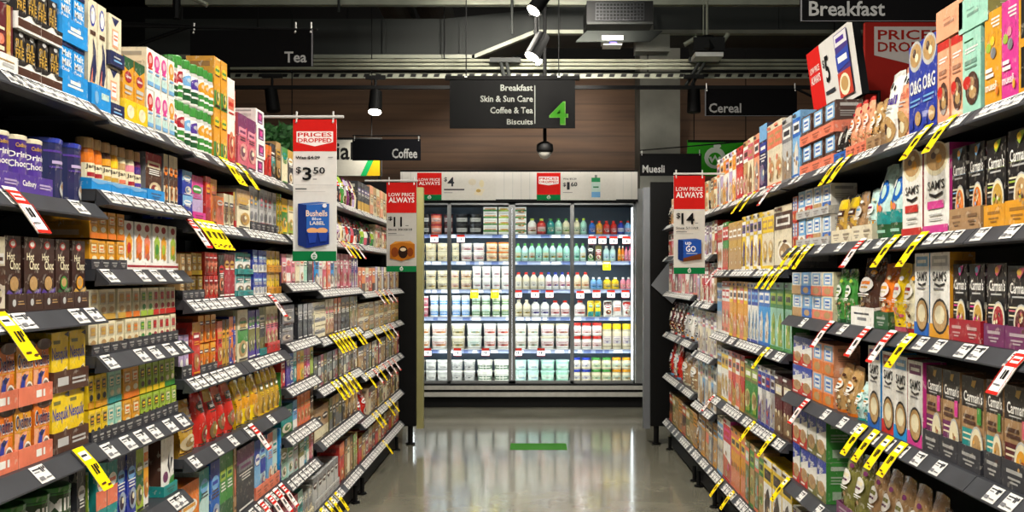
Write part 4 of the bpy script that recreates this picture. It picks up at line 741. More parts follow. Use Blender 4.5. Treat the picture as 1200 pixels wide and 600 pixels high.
rows('R', RB, {
 0: [(836, 862, 6, 58, ['b.cereal:white/orange/lilac', 'b.cereal:lilac/white/amber', 'b.cereal:white/amber/orange'], CB), (862, 870, 2, 62, 'b.cereal:red/crimson/white', CB), (870, 889, 3, 68, ['b.cereal:tan/white/rose', 'b.cereal:cream/rose/tan', 'b.cereal:peach/red/white'], CB), (889, 898, 1, 78, 'b.gen:navy/sky/royal', CB), (898, 916, 2, 76, 'b.cereal:ivory/coral/tan', CB), (916, 921, 1, 76, 'b.cereal:silver/grey/white', CB)],
 1: [(836, 846, 2, 52, 'b.cereal:white/red/tan', CB), (846, 853, 2, 56, 'b.cereal:green/red/white', CB), (853, 869, 3, 56, 'b.cereal:gold/tan/white', CB), (869, 892, 5, 64, ['b.cereal:yellow/white/violet', 'b.cereal:white/yellow/lilac'], CB), (892, 906, 2, 68, 'b.cereal:ivory/yellow/tan', CB), (906, 919, 1, 74, 'b.cereal:ivory/brown/white', dict(noun='cereal box', d=.2, side='grey'))],
 2: [(835, 845, 3, 58, 'b.cereal:sky/white/blue', CB), (845, 855, 2, 62, 'b.cereal:coral/white/red', CB), (855, 876, 5, 66, ['b.cereal:amber/yellow/white', 'b.cereal:amber/coral/white'], CB), (876, 888, 3, 70, 'b.cereal:white/royal/sky', CB), (888, 902, 2, 74, 'b.cereal:azure/blue/white', CB), (902, 919, 3, 80, 'b.cereal:mint/green/lime', dict(noun='cereal box', d=.08, side='green'))],
 3: [(835, 845, 3, 60, 'b.cereal:white/gold/sky', CB), (845, 853, 2, 60, 'b.cereal:white/yellow/tan', CB), (853, 872, 4, 64, ['b.cereal:coral/white/red', 'b.cereal:red/gold/amber'], CB), (872, 888, 2, 66, 'b.cereal:green/olive/lime', CB), (888, 907, 4, 70, ['b.cereal:white/royal/red', 'b.cereal:silver/royal/white'], CB), (907, 918, 2, 72, 'b.cereal:maroon/brown/cream', CB)],
 4: [(835, 847, 3, 66, 'b.cereal:ivory/sky/white', CB), (847, 856, 1, 72, 'b.cereal:white/red/magenta', dict(noun='cereal box', d=.08, side='magenta')), (856, 873, 3, 72, 'b.cereal:amber/coral/yellow', CB), (873, 894, 4, 74, ['b.cereal:olive/coral/mint', 'b.cereal:tan/green/lime'], CB), (894, 919, 3, 78, 'b.cereal:white/yellow/black', dict(noun='cereal box', d=.1, side='yellow', top='yellow'))],
})
FAR = ['b.cereal:white/red/tan', 'b.cereal:red/white/brown', 'b.cereal:lilac/white/plum', 'b.cereal:tan/brown/cream', 'b.cereal:pink/white/red', 'b.cereal:cream/tan/white', 'b.cereal:silver/plum/white']
rows('R', RC, {
 0: [(812, 834, 7, 36, ['b.cereal:cream/orange/tan', 'p:dark/tan/white', 'b.cereal:tan/brown/cream'], CB)],
 1: [(812, 834, 8, 38, mixn(8, 0, FAR), CB)], 2: [(812, 834, 8, 46, mixn(8, 2, FAR), CB)], 3: [(812, 834, 7, 50, ['b.cereal:cream/white/lilac', 'b.cereal:ivory/silver/tan', 'b.cereal:silver/rose/white'], CB)],
 4: [(812, 834, 7, 52, ['b.cereal:silver/white/grey', 'b.cereal:ivory/tan/rose', 'b.cereal:sky/silver/tan'], CB)], 5: [(812, 818, 2, 44, 'p:kraft/brown/white', PB), (818, 834, 5, 50, ['b.cereal:grey/tan/white', 'b.cereal:kraft/amber/sky', 'b.cereal:coral/tan/cream'], CB)]})
rows('R', RD, {
 0: [(783, 811, 8, 32, ['p:dark/tan/white', 'b.cereal:cream/orange/tan', 'p:brown/cream/gold'], PB)],
 1: [(783, 811, 9, 32, mixn(9, 1, FAR), CB)], 2: [(784, 811, 8, 40, ['b.cereal:rose/white/pink', 'b.cereal:white/rose/red', 'b.cereal:maroon/pink/white', 'b.cereal:pink/coral/white'], CB)],
 3: [(784, 800, 4, 38, ['p:maroon/white/cream', 'p:brown/red/silver'], PB), (800, 812, 3, 40, ['p:silver/navy/red', 'p:white/brown/royal'], PB)], 4: [(784, 795, 3, 38, ['p:red/sky/white', 'p:white/red/navy'], PB), (796, 812, 2, 38, 'p:kraft/cream/olive', PB)],
 5: [(784, 812, 8, 36, ['b.cereal:brown/red/tan', 'b.cereal:olive/gold/cream', 'b.cereal:tan/olive/kraft', 'b.cereal:kraft/amber/brown'], CB)]})
# the loose boxes lying on top of the granola boxes
def lying(px, py, spec, w, h, d, desc, els, top=None):
    s, rz = frame('R'); Y = F*AP/(px-625); z = H-(py-322)*AP/(px-625)
    o = put('product_carton', carton(w, h, d, spec, els, top=top, side=top).mesh('carton', 'print'), None, (AP+.004, Y, z), rz); reg(o, desc, 'box', 'top shelf, right side', -Y)
    return o
zt = zsurf(-.362)
for px, n, col, desc, sd in ((1112, 98, 'peach', 'peach granola box lying flat on others', 'kraft'), (1140, 98, 'mint', 'mint granola box lying flat on others', 'olive')):
    s, rz = frame('R'); Y = F*AP/(px-625); z = zt+98*AP/(px-625)+.004
    o = put('product_carton', carton(.175, .085, .2, col, [('r', .3, .4, .7, .5, shade(col, .5)), ('r', .3, .6, .55, .64, shade(col, .6))], side=sd, top=col).mesh('carton', 'print'), None, (AP, Y, z), rz)
    reg(o, desc, 'box', 'top shelf, right side', -Y)

# ------------------------------------------------------------------ special-price tags
TL = [('L', LA, 'second', -.148, [(16, 'red')]), ('L', LA, 'third', .0915, [(4, 'yellow')]), ('L', LA, 'fourth', .405, [(96, 'yellow')]), ('L', LC, 'top', -.36, [(262, 'yellow'), (267, 'yellow'), (282, 'yellow')]),
 ('L', LC, 'second', -.146, [(222, 'red'), (233, 'yellow'), (240, 'yellow'), (246, 'yellow'), (251, 'yellow')]), ('L', LD, 'third', .091, [(317, 'red')]), ('L', LD, 'fifth', .553, [(296, 'red')]), ('L', LD, 'sixth', .855, [(307, 'red'), (316, 'red'), (324, 'red'), (331, 'red')]),
 ('L', LF, 'second', -.158, [(400, 'red'), (404, 'yellow'), (410, 'yellow'), (416, 'red')]), ('L', LG, 'third', .12, [(441, 'red'), (446, 'yellow'), (451, 'red'), (456, 'red')]), ('L', LF, 'fourth', .32, [(389, 'yellow'), (393, 'yellow'), (397, 'yellow'), (401, 'yellow'), (405, 'yellow'), (414, 'yellow'), (418, 'yellow')]),
 ('L', LG, 'fourth', .36, [(436, 'yellow'), (447, 'yellow'), (452, 'yellow'), (457, 'red')]), ('L', LF, 'fifth', .557, [(391, 'yellow'), (396, 'yellow'), (401, 'yellow'), (406, 'yellow'), (411, 'yellow')]), ('L', LG, 'fifth', .61, [(430, 'yellow'), (438, 'red'), (443, 'yellow'), (449, 'red'), (455, 'red'), (460, 'red')]),
 ('L', LG, 'sixth', .89, [(438, 'yellow'), (442, 'yellow'), (453, 'yellow'), (458, 'yellow')]), ('L', LF, 'bottom', 1.13, [(378, 'yellow'), (384, 'yellow'), (389, 'yellow'), (395, 'yellow')]), ('L', LG, 'bottom', 1.13, [(450, 'yellow')]),
 ('R', RA2, 'top', -.362, [(982, 'yellow'), (993, 'yellow'), (1085, 'yellow'), (1113, 'yellow')]), ('R', RB, 'top', -.358, [(872, 'yellow'), (882, 'yellow'), (905, 'red')]), ('R', RB, 'second', -.01, [(902, 'yellow'), (910, 'yellow'), (917, 'yellow'), (839, 'red')]),
 ('R', RA2, 'second', -.09, [(930, 'yellow'), (940, 'yellow'), (949, 'yellow'), (1009, 'red'), (1048, 'yellow'), (1080, 'yellow')]), ('R', RA2, 'third', .177, [(972, 'red'), (1015, 'red'), (1043, 'red'), (1066, 'yellow')]), ('R', RA, 'third', .177, [(1196, 'red')]),
 ('R', RA2, 'fourth', .478, [(944, 'red'), (1010, 'yellow'), (1024, 'yellow'), (1040, 'yellow'), (1056, 'yellow')]), ('R', RB, 'third', .333, [(898, 'yellow')]), ('R', RB, 'fourth', .69, [(833.9+1.5, 'red'), (882, 'yellow'), (905, 'yellow')]), ('R', RA2, 'fifth', .824, [(921.5, 'yellow')]), ('R', RB, 'bottom', 1.11, [(845, 'yellow'), (858, 'yellow')])]
for sd, bn, sh, sl, L in TL:
    for px, k in L: talker(sd, bn, sh, sl, px, k)
# ------------------------------------------------------------------ the shell
def slab(name, x0, x1, y0, y1, z0, z1, mat):
    m = MB(); m.box(x0, x1, y0, y1, z0, z1); return struct(m.build(name, mat))
slab('floor', -9, 9, -4, 14, -.1, 0, 'floor')
slab('ceiling', -9, 9, -4, 14, 4.75, 4.85, 'black')
slab('wall_back', -9, 9, 12.6, 12.8, 0, 4.75, 'black')
slab('trim_2', PX(270, 12.5), PX(1012, 12.5), 12.5, 12.6, 0, PZ(86, 12.5), 'wood')
slab('wall_left', -9.1, -9, -4, 14, 0, 4.75, 'black')
slab('wall_right', 9, 9.1, -4, 14, 0, 4.75, 'black')
# dark ceiling void above the timber bulkhead
YB = 12.3
cx0, cx1 = PX(750, 11.9), PX(797, 11.9)
m = MB(); m.box(cx0, cx1, 11.9, 12.5, 0, 4.75); struct(m.build('trim_1', 'concrete'))       # concrete column
o = bpy.data.objects['trim_1']; o.name = 'column_back'; o['kind'] = 'structure'

# ------------------------------------------------------------------ overhead services
def bar(m, pxa, pya, pxb, pyb, Y, t, dep=.08):
    """a bar between two picture points at depth Y, t thick"""
    a = Vector((PX(pxa, Y), Y, PZ(pya, Y))); b = Vector((PX(pxb, Y), Y, PZ(pyb, Y))); n = (b-a).normalized(); up = Vector((-n.z, 0, n.x))*t/2
    q = [a-up, b-up, b+up, a+up]; q2 = [p+Vector((0, dep, 0)) for p in q]
    m.poly(q); m.poly(q2[::-1])
    for i in range(4): j = (i+1) % 4; m.poly([q[i], q2[i], q2[j], q[j]])
Yd = 9.6
m = MB(); z = lambda py: PZ(py, Yd); x = lambda px: PX(px, Yd)
pts = [(170, 66), (553, 66), (626, 37), (1105, 37), (1105, 4), (700, 4), (520, 22), (170, 22)]
fr = [(x(a), Yd, z(b)) for a, b in pts]; bk = [(a, Yd+.7, c) for a, _, c in fr]
m.poly(fr); m.poly(bk[::-1])
for i in range(8): j = (i+1) % 8; m.poly([fr[j], fr[i], bk[i], bk[j]])
duct = m.build('air_duct', 'duct'); tag(duct, 'long dark sheet-metal air duct stepping up across the ceiling', 'duct')
m = MB(); bar(m, 170, 66, 556, 66, Yd-.06, .035); bar(m, 553, 67, 627, 37, Yd-.06, .035); bar(m, 625, 37, 1105, 37, Yd-.06, .035)
m.build('flange', 'dim', duct)
m = MB()
for px in (450, 540, 660, 825, 915): bar(m, px, 22 if px < 600 else 4, px, 66 if px < 560 else 38, Yd-.03, .03, .02)
m.build('joint_strip', 'duct', duct)
for px in (200, 400, 680, 1000):
    m = MB(); m.tube((PX(px, Yd), Yd+.3, PZ(22 if px < 550 else 4, Yd)-.02), (PX(px, Yd), Yd+.3, 4.745), .012); m.build('hanger', 'black', duct)
m = MB(); bar(m, 170, 2, 1105, 2, Yd-.6, .05); tag(m.build('ceiling_rail', 'dim'), 'pale straight rail across the very top of the picture', 'rail')
for i, py in enumerate((71, 75.5, 80)):
    m = MB(); Y = 9.3; m.tube((PX(270, Y), Y, PZ(py, Y)), (PX(1015, Y), Y, PZ(py, Y)), .014)
    tag(m.build('conduit_pipe', 'pipe'), ['topmost', 'middle', 'lowest'][i]+' of three pale conduit pipes across the ceiling', 'pipe', 'conduit pipes under the duct')
Y = 9.38; root = empty('cable_tray', 'perforated grey cable tray running below the conduit pipes', 'cable tray', (0, Y, PZ(88, Y)))
m = MB(); m.box(PX(270, Y), PX(1015, Y), 0, .12, .02, .03); m.box(PX(270, Y), PX(1015, Y), 0, .01, -.03, .03); m.build('tray_body', 'dim', root)
m = MB()
for i in range(54): xx = PX(275+i*13.7, Y); m.poly([(xx, -.001, -.018), (xx+.05, -.001, -.018), (xx+.06, -.001, .012), (xx+.01, -.001, .012)])
m.build('slots', 'black', root)
for px in (300, 520, 760, 980):
    m = MB(); m.tube((PX(px, Y), .06, 0), (PX(px, Y), .06, 4.74-PZ(88, Y)), .006); m.build('hanger', 'black', root)
Y = 9.15; m = MB(); m.box(PX(270, Y), PX(1000, Y), Y, Y+.04, PZ(104, Y), PZ(100, Y)); trk = m.build('lighting_track', 'black'); tag(trk, 'thin black lighting track crossing in front of the timber wall', 'track')
def spot(px, py, Y, label, lens=True, tilt=(0, 0, -1), s=1.0, stem=.12, lamp=None):
    p = Vector((PX(px, Y), Y, PZ(py, Y))); root = empty('track_spotlight', label, 'spotlight', p, 0, 'black track spotlights'); t = Vector(tilt).normalized()
    m = MB(); m.tube((0, 0, .1*s), (0, 0, .1*s+stem), .012*s); m.box(-.09*s, .09*s, -.018, .018, .1*s+stem, .1*s+stem+.035); m.build('bracket', 'black', root)
    m = MB(); m.tube(-t*.1*s+Vector((0, 0, .02)), t*.1*s+Vector((0, 0, .02)), .055*s, n=20, r2=.062*s); m.tube(-t*.1*s+Vector((0, 0, .02)), Vector((0, 0, .1*s)), .014*s); m.build('lamp_housing', 'black', root, True)
    e = t*.1*s+Vector((0, 0, .02))
    m = MB(); m.tube(e, e+t*.006, .056*s, n=20); m.build('lens', 'emit' if lens else 'black', root)
    return root
spot(440, 122, 9.17, 'lit track spotlight glowing on the timber wall, left of the aisle sign', True, (0, -.35, -1))
spot(319, 120, 9.17, 'unlit black track spotlight above the left shelves', False, (.15, -.1, -1))
spot(813, 121, 9.17, 'unlit black track spotlight beside the concrete column', False, (0, 0, -1))
spot(630, 57, 7.5, 'tilted black spotlight with lit lens above the aisle sign', True, (-.45, -.25, -.9), .95, .3)
spot(633, 5, 7.0, 'spotlight with lit rim at the top edge of the picture', True, (-.4, -.2, -.6), .85, .2)
spot(627, 70, 8.3, 'second lit spotlight just behind the tilted one', True, (.5, -.25, -.7), .55, .3)
# security dome camera
Y = 9.0; root = empty('security_camera', 'black dome security camera hanging under the aisle sign', 'camera', (PX(638.5, Y), Y, PZ(176, Y)))
m = MB(); m.tube((0, 0, .06), (0, 0, 4.74-PZ(176, Y)), .016); m.build('stem', 'black', root)
m = MB(); m.lathe([(.065, -.02), (.075, .0), (.07, .05), (.03, .075)], 0, 0, 20, ['black']); m.build('housing', 'black', root, True)
m = MB(); m.lathe([(.015, -.075), (.04, -.06), (.056, -.035), (.06, -.015)], 0, 0, 20, ['grey']); m.build('dome', 'steel', root, True)
# air conditioner grille, access point, projector-like unit
Y = 8.6; root = empty('air_conditioner', 'dark ceiling air-conditioner box with grid grille', 'air conditioner', (PX(726.5, Y), Y, PZ(14, Y)))
w, h = 78*Y/F, 26*Y/F
m = MB(); m.box(-w/2, w/2, 0, .6, -h/2, h/2); m.build('case', 'black', root)
m = MB(); m.box(-w/2, w/2, -.012, 0, -h/2-.012, -h/2+.008); m.build('lower_edge', 'duct', root)
m = MB()
for i in range(15): xx = -w*.36+i*w*.72/14; m.box(xx-.004, xx+.004, -.01, -.001, -h*.38, h*.4)
for i in range(6): zz = -h*.38+i*h*.78/5; m.box(-w*.36, w*.36, -.012, -.002, zz-.003, zz+.003)
m.build('grille', plain_mat('blue_grey_grille', '#0c0e14', .6), root)
Y = 8.3; root = empty('wireless_access_point', 'white wireless access point with violet light under the air conditioner', 'access point', (PX(718, Y), Y, PZ(47, Y)))
m = MB(); w, h = 25*Y/F, 11*Y/F
for k, (sx, z0, z1) in enumerate(((1, -.2*h, .5*h), (.86, -.5*h, -.2*h))): m.box(-w/2*sx, w/2*sx, 0, .16, z0, z1)
m.build('body', 'whiteplastic', root)
m = MB(); m.box(-.02, .03, -.003, 0, -.38*h, -.2*h); m.build('status_light', 'emit_dot', root)
m = MB(); q = [(-.3, -.02, -.02), (.3, -.02, -.02), (.42, .12, .1), (-.2, .12, .1)]; m.poly(q); m.poly([(a, b+.002, c+.006) for a, b, c in q][::-1]); m.build('mounting_plate', 'duct', root)
Y = 8.7; m = MB(); m.box(PX(745, Y+.6), PX(785, Y+.6), Y+.6, Y+.8, PZ(60, Y+.6), PZ(40, Y+.6)); m.tube((PX(765, Y+.6), Y+.7, PZ(42, Y+.6)), (PX(765, Y+.6), Y+.7, 4.745), .02); tag(m.build('junction_box', 'concrete'), 'pale square box fixed to the ceiling beside the access point', 'box')
Y = 8.4; root = empty('ceiling_projector', 'dark ceiling projector with pale lower rim above the cereal sign', 'projector', (PX(831, Y), Y, PZ(52, Y)))
m = MB(); m.lathe([(.1, -.06), (.12, -.03), (.1, .05), (.06, .09)], 0, .1, 8, ['black']); m.box(-.13, .13, 0, .22, -.05, .06); m.build('body', 'black', root)
m = MB(); m.box(-.115, .115, -.01, .2, -.1, -.065); m.build('lower_rim', 'whiteplastic', root)
m = MB(); m.tube((0, .1, .08), (0, .1, .6), .012); m.tube((-.03, .1, .06), (-.03, .1, .6), .006); m.build('drop_rod', 'dim', root)
m = MB(); m.tube((-.2, .02, 0), (-.1, .02, .06), .02); m.build('arm', 'dim', root)
m = MB(); m.tube((.1, .02, .0), (.16, .02, .09), .02); m.build('arm', 'dim', root)
for px, pa, pb, Y in ((587, 72, 92, 9.22), (820, 72, 100, 9.22)):
    m = MB(); a = (PX(px, Y), Y, PZ(pa, Y)); b = (PX(px+(4 if px < 700 else -16), Y), Y, PZ(pb, Y)); m.tube(a, b, .016); m.tube((a[0]+.05, a[1], a[2]), (b[0]+.05, b[1], b[2]), .016); m.box(a[0]-.1, a[0]+.18, Y-.03, Y+.03, a[2]-.01, a[2]+.03)
    tag(m.build('hanging_strut', 'duct'), 'twin strut hanging below the pipes '+('left of the aisle sign top' if px < 700 else 'above the cereal sign'), 'strut')
for i, (px, pa, pb) in enumerate(((397, -122, 14), (600, -122, 40))):
    Y = 8.9; m = MB(); m.tube((PX(px, Y), Y, PZ(pa, Y)), (PX(px, Y), Y, PZ(pb, Y)), .012); tag(m.build('drop_rod', 'duct'), ['left', 'middle'][i]+' thin dark rod dropping from the ceiling', 'rod')
for i, (px, r) in enumerate(((462, .16), (508, .18))):
    Y = 10.6; m = MB(); m.tube((PX(px, Y), Y-1.2, PZ(6, Y)), (PX(px, Y), Y+.6, PZ(6, Y)), r, n=16); tag(m.build('round_duct', 'duct', None, True), ['left', 'right'][i]+' round dark duct end above the long duct', 'duct')
for i, (p, q, Y) in enumerate((((128, 27), (224, 31), 6.2), ((140, 60), (222, 31), 6.2), ((207, -20), (207, 22), 7.5))):
    m = MB(); m.tube((PX(p[0], Y), Y, PZ(p[1], Y)), (PX(q[0], Y), Y, PZ(q[1], Y)), .012 if i < 2 else .03); tag(m.build('ceiling_brace', 'black'), ['thin level dark brace left of the tea sign', 'thin sloping dark brace left of the tea sign', 'dark vertical hanger above the tea sign'][i], 'brace')
m = MB(); Y = 7.2; m.tube((PX(227, Y), Y, PZ(-2, Y)), (PX(243, Y), Y, PZ(6, Y)), .018); m.tube((PX(232, Y), Y, PZ(-2, Y)), (PX(232, Y), Y, 4.74), .006); tag(m.build('light_tube', 'pipe'), 'short pale tube fitting above the tea sign', 'tube')

# ------------------------------------------------------------------ hanging signs
def board(name, label, cat, px0, py0, px1, py1, Y, base, els, dep=.012, group=None, rz=0, hooks=(), up=()):
    w, h = (px1-px0)*Y/F, (py1-py0)*Y/F
    root = empty(name, label, cat, (PX((px0+px1)/2, Y), Y, PZ(py1, Y)), rz, group)
    m = MB(); m.box(-w/2, w/2, 0, dep, 0, h, base)
    m.decals(els, lambda u, v, o: (-w/2+u*w, -o*1.6, v*h)); m.build('panel', 'sign', root)
    if hooks:
        for u in hooks:
            m = MB(); m.tube((-w/2+u*w, dep/2, h-.004), (-w/2+u*w, dep/2, h+.035), .004); m.tube((-w/2+u*w, dep/2, h-.004), (-w/2+u*w, -.006, h-.014), .004); m.build('hook', 'whiteplastic', root)
    for u in up:
        m = MB(); m.tube((-w/2+u*w, dep/2, h), (-w/2+u*w, dep/2, 4.74-PZ(py1, Y)), .005); m.build('suspension_cable', 'black', root)
    return root, w, h
WHT = '#9a9a98'
r, w, h = board('category_sign', 'black hanging sign reading Tea above the left shelves', 'sign', 222, 35, 367, 78, 4.72, '#060607', [('t', 'Tea', .77, .1, .95, .4, WHT), ('r', .99, 0, 1, 1, 'grey')], hooks=(.03, .86, .985), rz=-.03)
m = MB(); m.tube((-.9, .006, h+.03), (w/2+.02, .006, h+.0), .006); m.build('hanging_rod', 'black', r)
r, w, h = board('category_sign', 'black hanging sign reading Coffee beyond the left price board', 'sign', 413, 163, 493, 188, 8.66, '#0b0c10', [('t', 'Coffee', .58, .1, .95, .56, WHT)], hooks=(.03, .97))
m = MB(); m.tube((-w/2, .006, h+.03), (w/2, .006, h+.03), .006); m.build('hanging_rod', 'black', r)
r, w, h = board('category_sign', 'black hanging sign reading Cereal above the right shelves', 'sign', 826, 104, 934, 136, 6.39, '#060607', [('t', 'Cereal', .045, .12, .395, .47, WHT), ('r', 0, 0, .012, 1, 'grey'), ('r', 0, 0, 1, .015, 'grey')], hooks=(.02, .98))
m = MB(); m.tube((-w/2, .006, h-.006), (w/2, .006, h-.006), .005); m.build('top_edge', 'dim', r)
m = MB(); m.tube((w/2, .006, h), (w/2+.5, .006, h-.25), .008); m.build('stay', 'black', r)
r, w, h = board('category_sign', 'black hanging sign reading Breakfast at the upper right', 'sign', 938, -16, 1118, 25, 3.8, '#060607', [('t', 'Breakfast', .055, .15, .55, .58, WHT), ('r', 0, 0, .01, 1, 'grey'), ('r', 0, 0, 1, .015, 'grey')], hooks=(.02, .98))
r, w, h = board('category_sign', 'black hanging sign reading Muesli left of the red 14 price board', 'sign', 750, 180, 822, 206, 9.5, '#0a0a0b', [('t', 'Muesli', .04, .14, .4, .48, WHT)], hooks=(.03, .97))
m = MB(); m.tube((-w/2, .006, h+.03), (w/2+.5, .006, h+.12), .006); m.build('hanging_rod', 'black', r)
root = empty('aisle_sign', 'large black aisle sign listing Breakfast to Biscuits with a green 4', 'sign', (PX(600.5, 8.8), 8.8, PZ(150, 8.8)))
w, h = 147*8.8/F, 61*8.8/F; u = lambda px: (px-527)/147; v = lambda py: (150-py)/61
m = MB(); m.box(-w/2, w/2, 0, .03, 0, h*.96, '#050505'); m.box(-w/2-.04, w/2+.04, -.008, .045, h*.93, h, '#050505')
els = [('t', t, u(a), v(b), u(624.5), v(c), '#62645f') for t, a, b, c in (('Breakfast', 586.5, 106.5, 99), ('Skin & Sun Care', 563, 119.5, 112), ('Coffee & Tea', 574.5, 133, 125.5), ('Biscuits', 594, 146, 139.5))]
els += [('r', u(626.3), v(145), u(627.3), v(100), '#62645f'), ('t', '4', u(643.6), v(146.5), u(666), v(119), '#3f5a2c'), ('t', '4', u(644.6), v(145.4), u(664.6), v(120), '#20520c')]
m.decals(els, lambda a, b, o: (-w/2+a*w, -o*1.6, b*h)); m.build('panel', 'sign', root)
m = MB(); [m.tube((-w/2+w*q, -.014, h*.965), (-w/2+w*q, -.014, h*.985), .012, n=6) for q in (.13, .87)]; m.build('fixing', 'whiteplastic', root)
m = MB(); [m.tube((-w/2+w*q, .015, h), (-w/2+w*q, .015, 4.7-PZ(150, 8.8)), .005) for q in (.13, .87)]; m.build('suspension_cable', 'black', root)

RED, GRN = '#c8201c', '#11713d'
def emblem(cu, cv, r, asp, col, bg):   # simplified leaf-and-ring mark
    return [('e', cu, cv, r*asp, r, col), ('e', cu, cv-.1*r, r*.62*asp, r*.6, bg), ('p', [(cu-.6*r*asp, cv+.1*r), (cu-.3*r*asp, cv-.5*r), (cu, cv), (cu+.3*r*asp, cv-.5*r), (cu+.6*r*asp, cv+.1*r), (cu+.35*r*asp, cv+.1*r), (cu+.25*r*asp, cv-.15*r), (cu, cv+.3*r), (cu-.25*r*asp, cv-.15*r), (cu-.35*r*asp, cv+.1*r)], col), ('e', cu+.2*r*asp, cv+1.1*r, .35*r*asp, .22*r, col)]
def low_price(price, since, sub, tx0, tx1):
    return [('r', 0, .66, 1, 1, RED), ('t', 'LOW PRICE', .07, .845, .93, .885, '#e6dfd8'), ('t', 'ALWAYS', .07, .775, .93, .835, '#f2efe9'), ('r', 0, 0, 1, .065, GRN)]+emblem(.5, .033, .022, 2.6, '#d9e2da', GRN)
PB0, PBE = 'price_board', 'hanging shelf-edge price boards'
els = [('r', 0, .775, 1, 1, RED), ('p', [(.08, .79+.05), (.5, .795+.015), (.92, .84), (.92, .915), (.08, .915)], '#efe9e4'), ('t', 'PRICES', .11, .877, .89, .907, RED), ('t', 'DROPPED', .11, .838, .89, .868, RED),
  ('t', 'Was $4.29', .06, .716, .62, .742, '#2a2a2c'), ('r', .06, .727, .62, .731, '#2a2a2c'), ('r', .8, .73, .92, .735, 'grey'), ('t', '$', .07, .615, .19, .665, 'black'), ('t', '3', .22, .57, .43, .662, 'black'), ('t', '50', .47, .615, .74, .662, 'black'), ('r', .46, .575, .55, .58, 'charcoal'),
  ('r', .05, .535, .95, .538, 'silver'), ('r', .06, .506, .32, .513, 'charcoal'), ('r', .06, .488, .75, .491, 'silver'), ('r', 0, 0, 1, .07, GRN)]
els += [('p', [(.12, .115), (.32, .09), (.32, .395), (.12, .405)], '#1b2f6e'), ('p', [(.12, .405), (.32, .395), (.82, .41), (.6, .418)], '#4a6cb0'), ('p', [(.32, .09), (.84, .12), (.84, .405), (.32, .395)], '#2e63b4'), ('p', [(.32, .09), (.84, .12), (.84, .2), (.32, .2)], '#1a2f7c'), ('t', 'Bushells', .31, .315, .8, .358, '#f0d7c0'), ('t', 'Blue', .45, .288, .66, .308, '#dfe8f4'), ('t', 'LABEL', .4, .255, .74, .28, '#e8e4da'), ('e', .46, .215, .13, .02, '#e2a872'), ('e', .68, .215, .13, .02, '#e2a872'), ('p', [(.35, .2), (.57, .2), (.53, .13), (.39, .125)], '#23409a'), ('p', [(.6, .2), (.82, .2), (.78, .14), (.64, .135)], '#23409a'), ('e', .74, .39, .05, .015, '#e6e6ee')]
els += emblem(.5, .034, .024, 3, '#d9e2da', GRN)
r, w, h = board(PB0, 'hanging price board with red prices dropped header, 3.50 and a blue tea box', 'price board', 343.5, 140, 394.5, 306, 4.4, '#d9d8d3', els, .004, PBE, hooks=(.08, .92))
m = MB(); m.tube((-w/2-.125, .002, h+.012), (w/2+.03, .002, h+.012), .006); m.build('hanging_rod', 'whiteplastic', r)
els = low_price(0, 0, 0, 0, 0)+[('t', '$', .06, .57, .2, .62, 'black'), ('t', '11', .24, .505, .52, .615, 'black'), ('r', .64, .515, .74, .52, 'charcoal'), ('t', 'Since 30/10/18', .06, .462, .86, .487, '#3a3a3c'), ('r', .06, .425, .34, .431, 'charcoal'), ('r', .06, .408, .6, .411, 'grey'),
  ('p', [(.12, .15), (.5, .12), (.95, .16), (.95, .31), (.5, .33), (.12, .3)], '#a8641c'), ('p', [(.12, .3), (.5, .33), (.95, .31), (.8, .345), (.3, .34)], '#c98a3a'), ('e', .56, .22, .16, .07, '#2a1a12'), ('e', .56, .25, .1, .02, '#d9c6a4'), ('e', .28, .22, .12, .055, '#7a3b18'), ('e', .8, .22, .1, .05, '#7a3b18')]
r, w, h = board(PB0, 'hanging price board with low price always header and 11, left of the fridge', 'price board', 453, 214, 488, 318.5, 6.6, '#b9b8b2', els, .004, PBE, hooks=(.08, .92))
m = MB(); m.tube((-w/2-.14, .002, h+.012), (w/2+.01, .002, h+.012), .006); m.build('hanging_rod', 'whiteplastic', r)
els = low_price(0, 0, 0, 0, 0)+[('t', '$', .08, .56, .21, .62, 'black'), ('t', '14', .24, .505, .66, .62, 'black'), ('r', .68, .515, .78, .52, 'charcoal'), ('t', 'Since 5/11/19', .07, .455, .78, .48, '#3a3a3c'), ('r', .07, .425, .42, .431, 'charcoal'), ('r', .07, .408, .62, .411, 'grey'),
  ('p', [(.13, .15), (.3, .125), (.3, .34), (.13, .35)], '#16306e'), ('p', [(.13, .35), (.3, .34), (.88, .345), (.7, .36)], '#3d5fa8'), ('p', [(.3, .125), (.88, .15), (.88, .345), (.3, .34)], '#2554b0'), ('p', [(.3, .125), (.88, .15), (.88, .21), (.3, .16)], '#6b3a20'), ('t', 'up', .36, .285, .56, .325, '#e8eef4'), ('t', 'GO', .38, .225, .7, .285, '#f2f5f8'), ('r', .4, .205, .75, .212, '#c3d2ea')]
r, w, h = board(PB0, 'hanging price board with low price always header and 14, before the right shelves', 'price board', 789.5, 206, 826, 321, 6.07, '#d6d4cd', els, .004, PBE, hooks=(.08, .92))
m = MB(); m.tube((-w/2, .002, h+.012), (w/2+.2, .002, h+.012), .006); m.build('hanging_rod', 'whiteplastic', r)

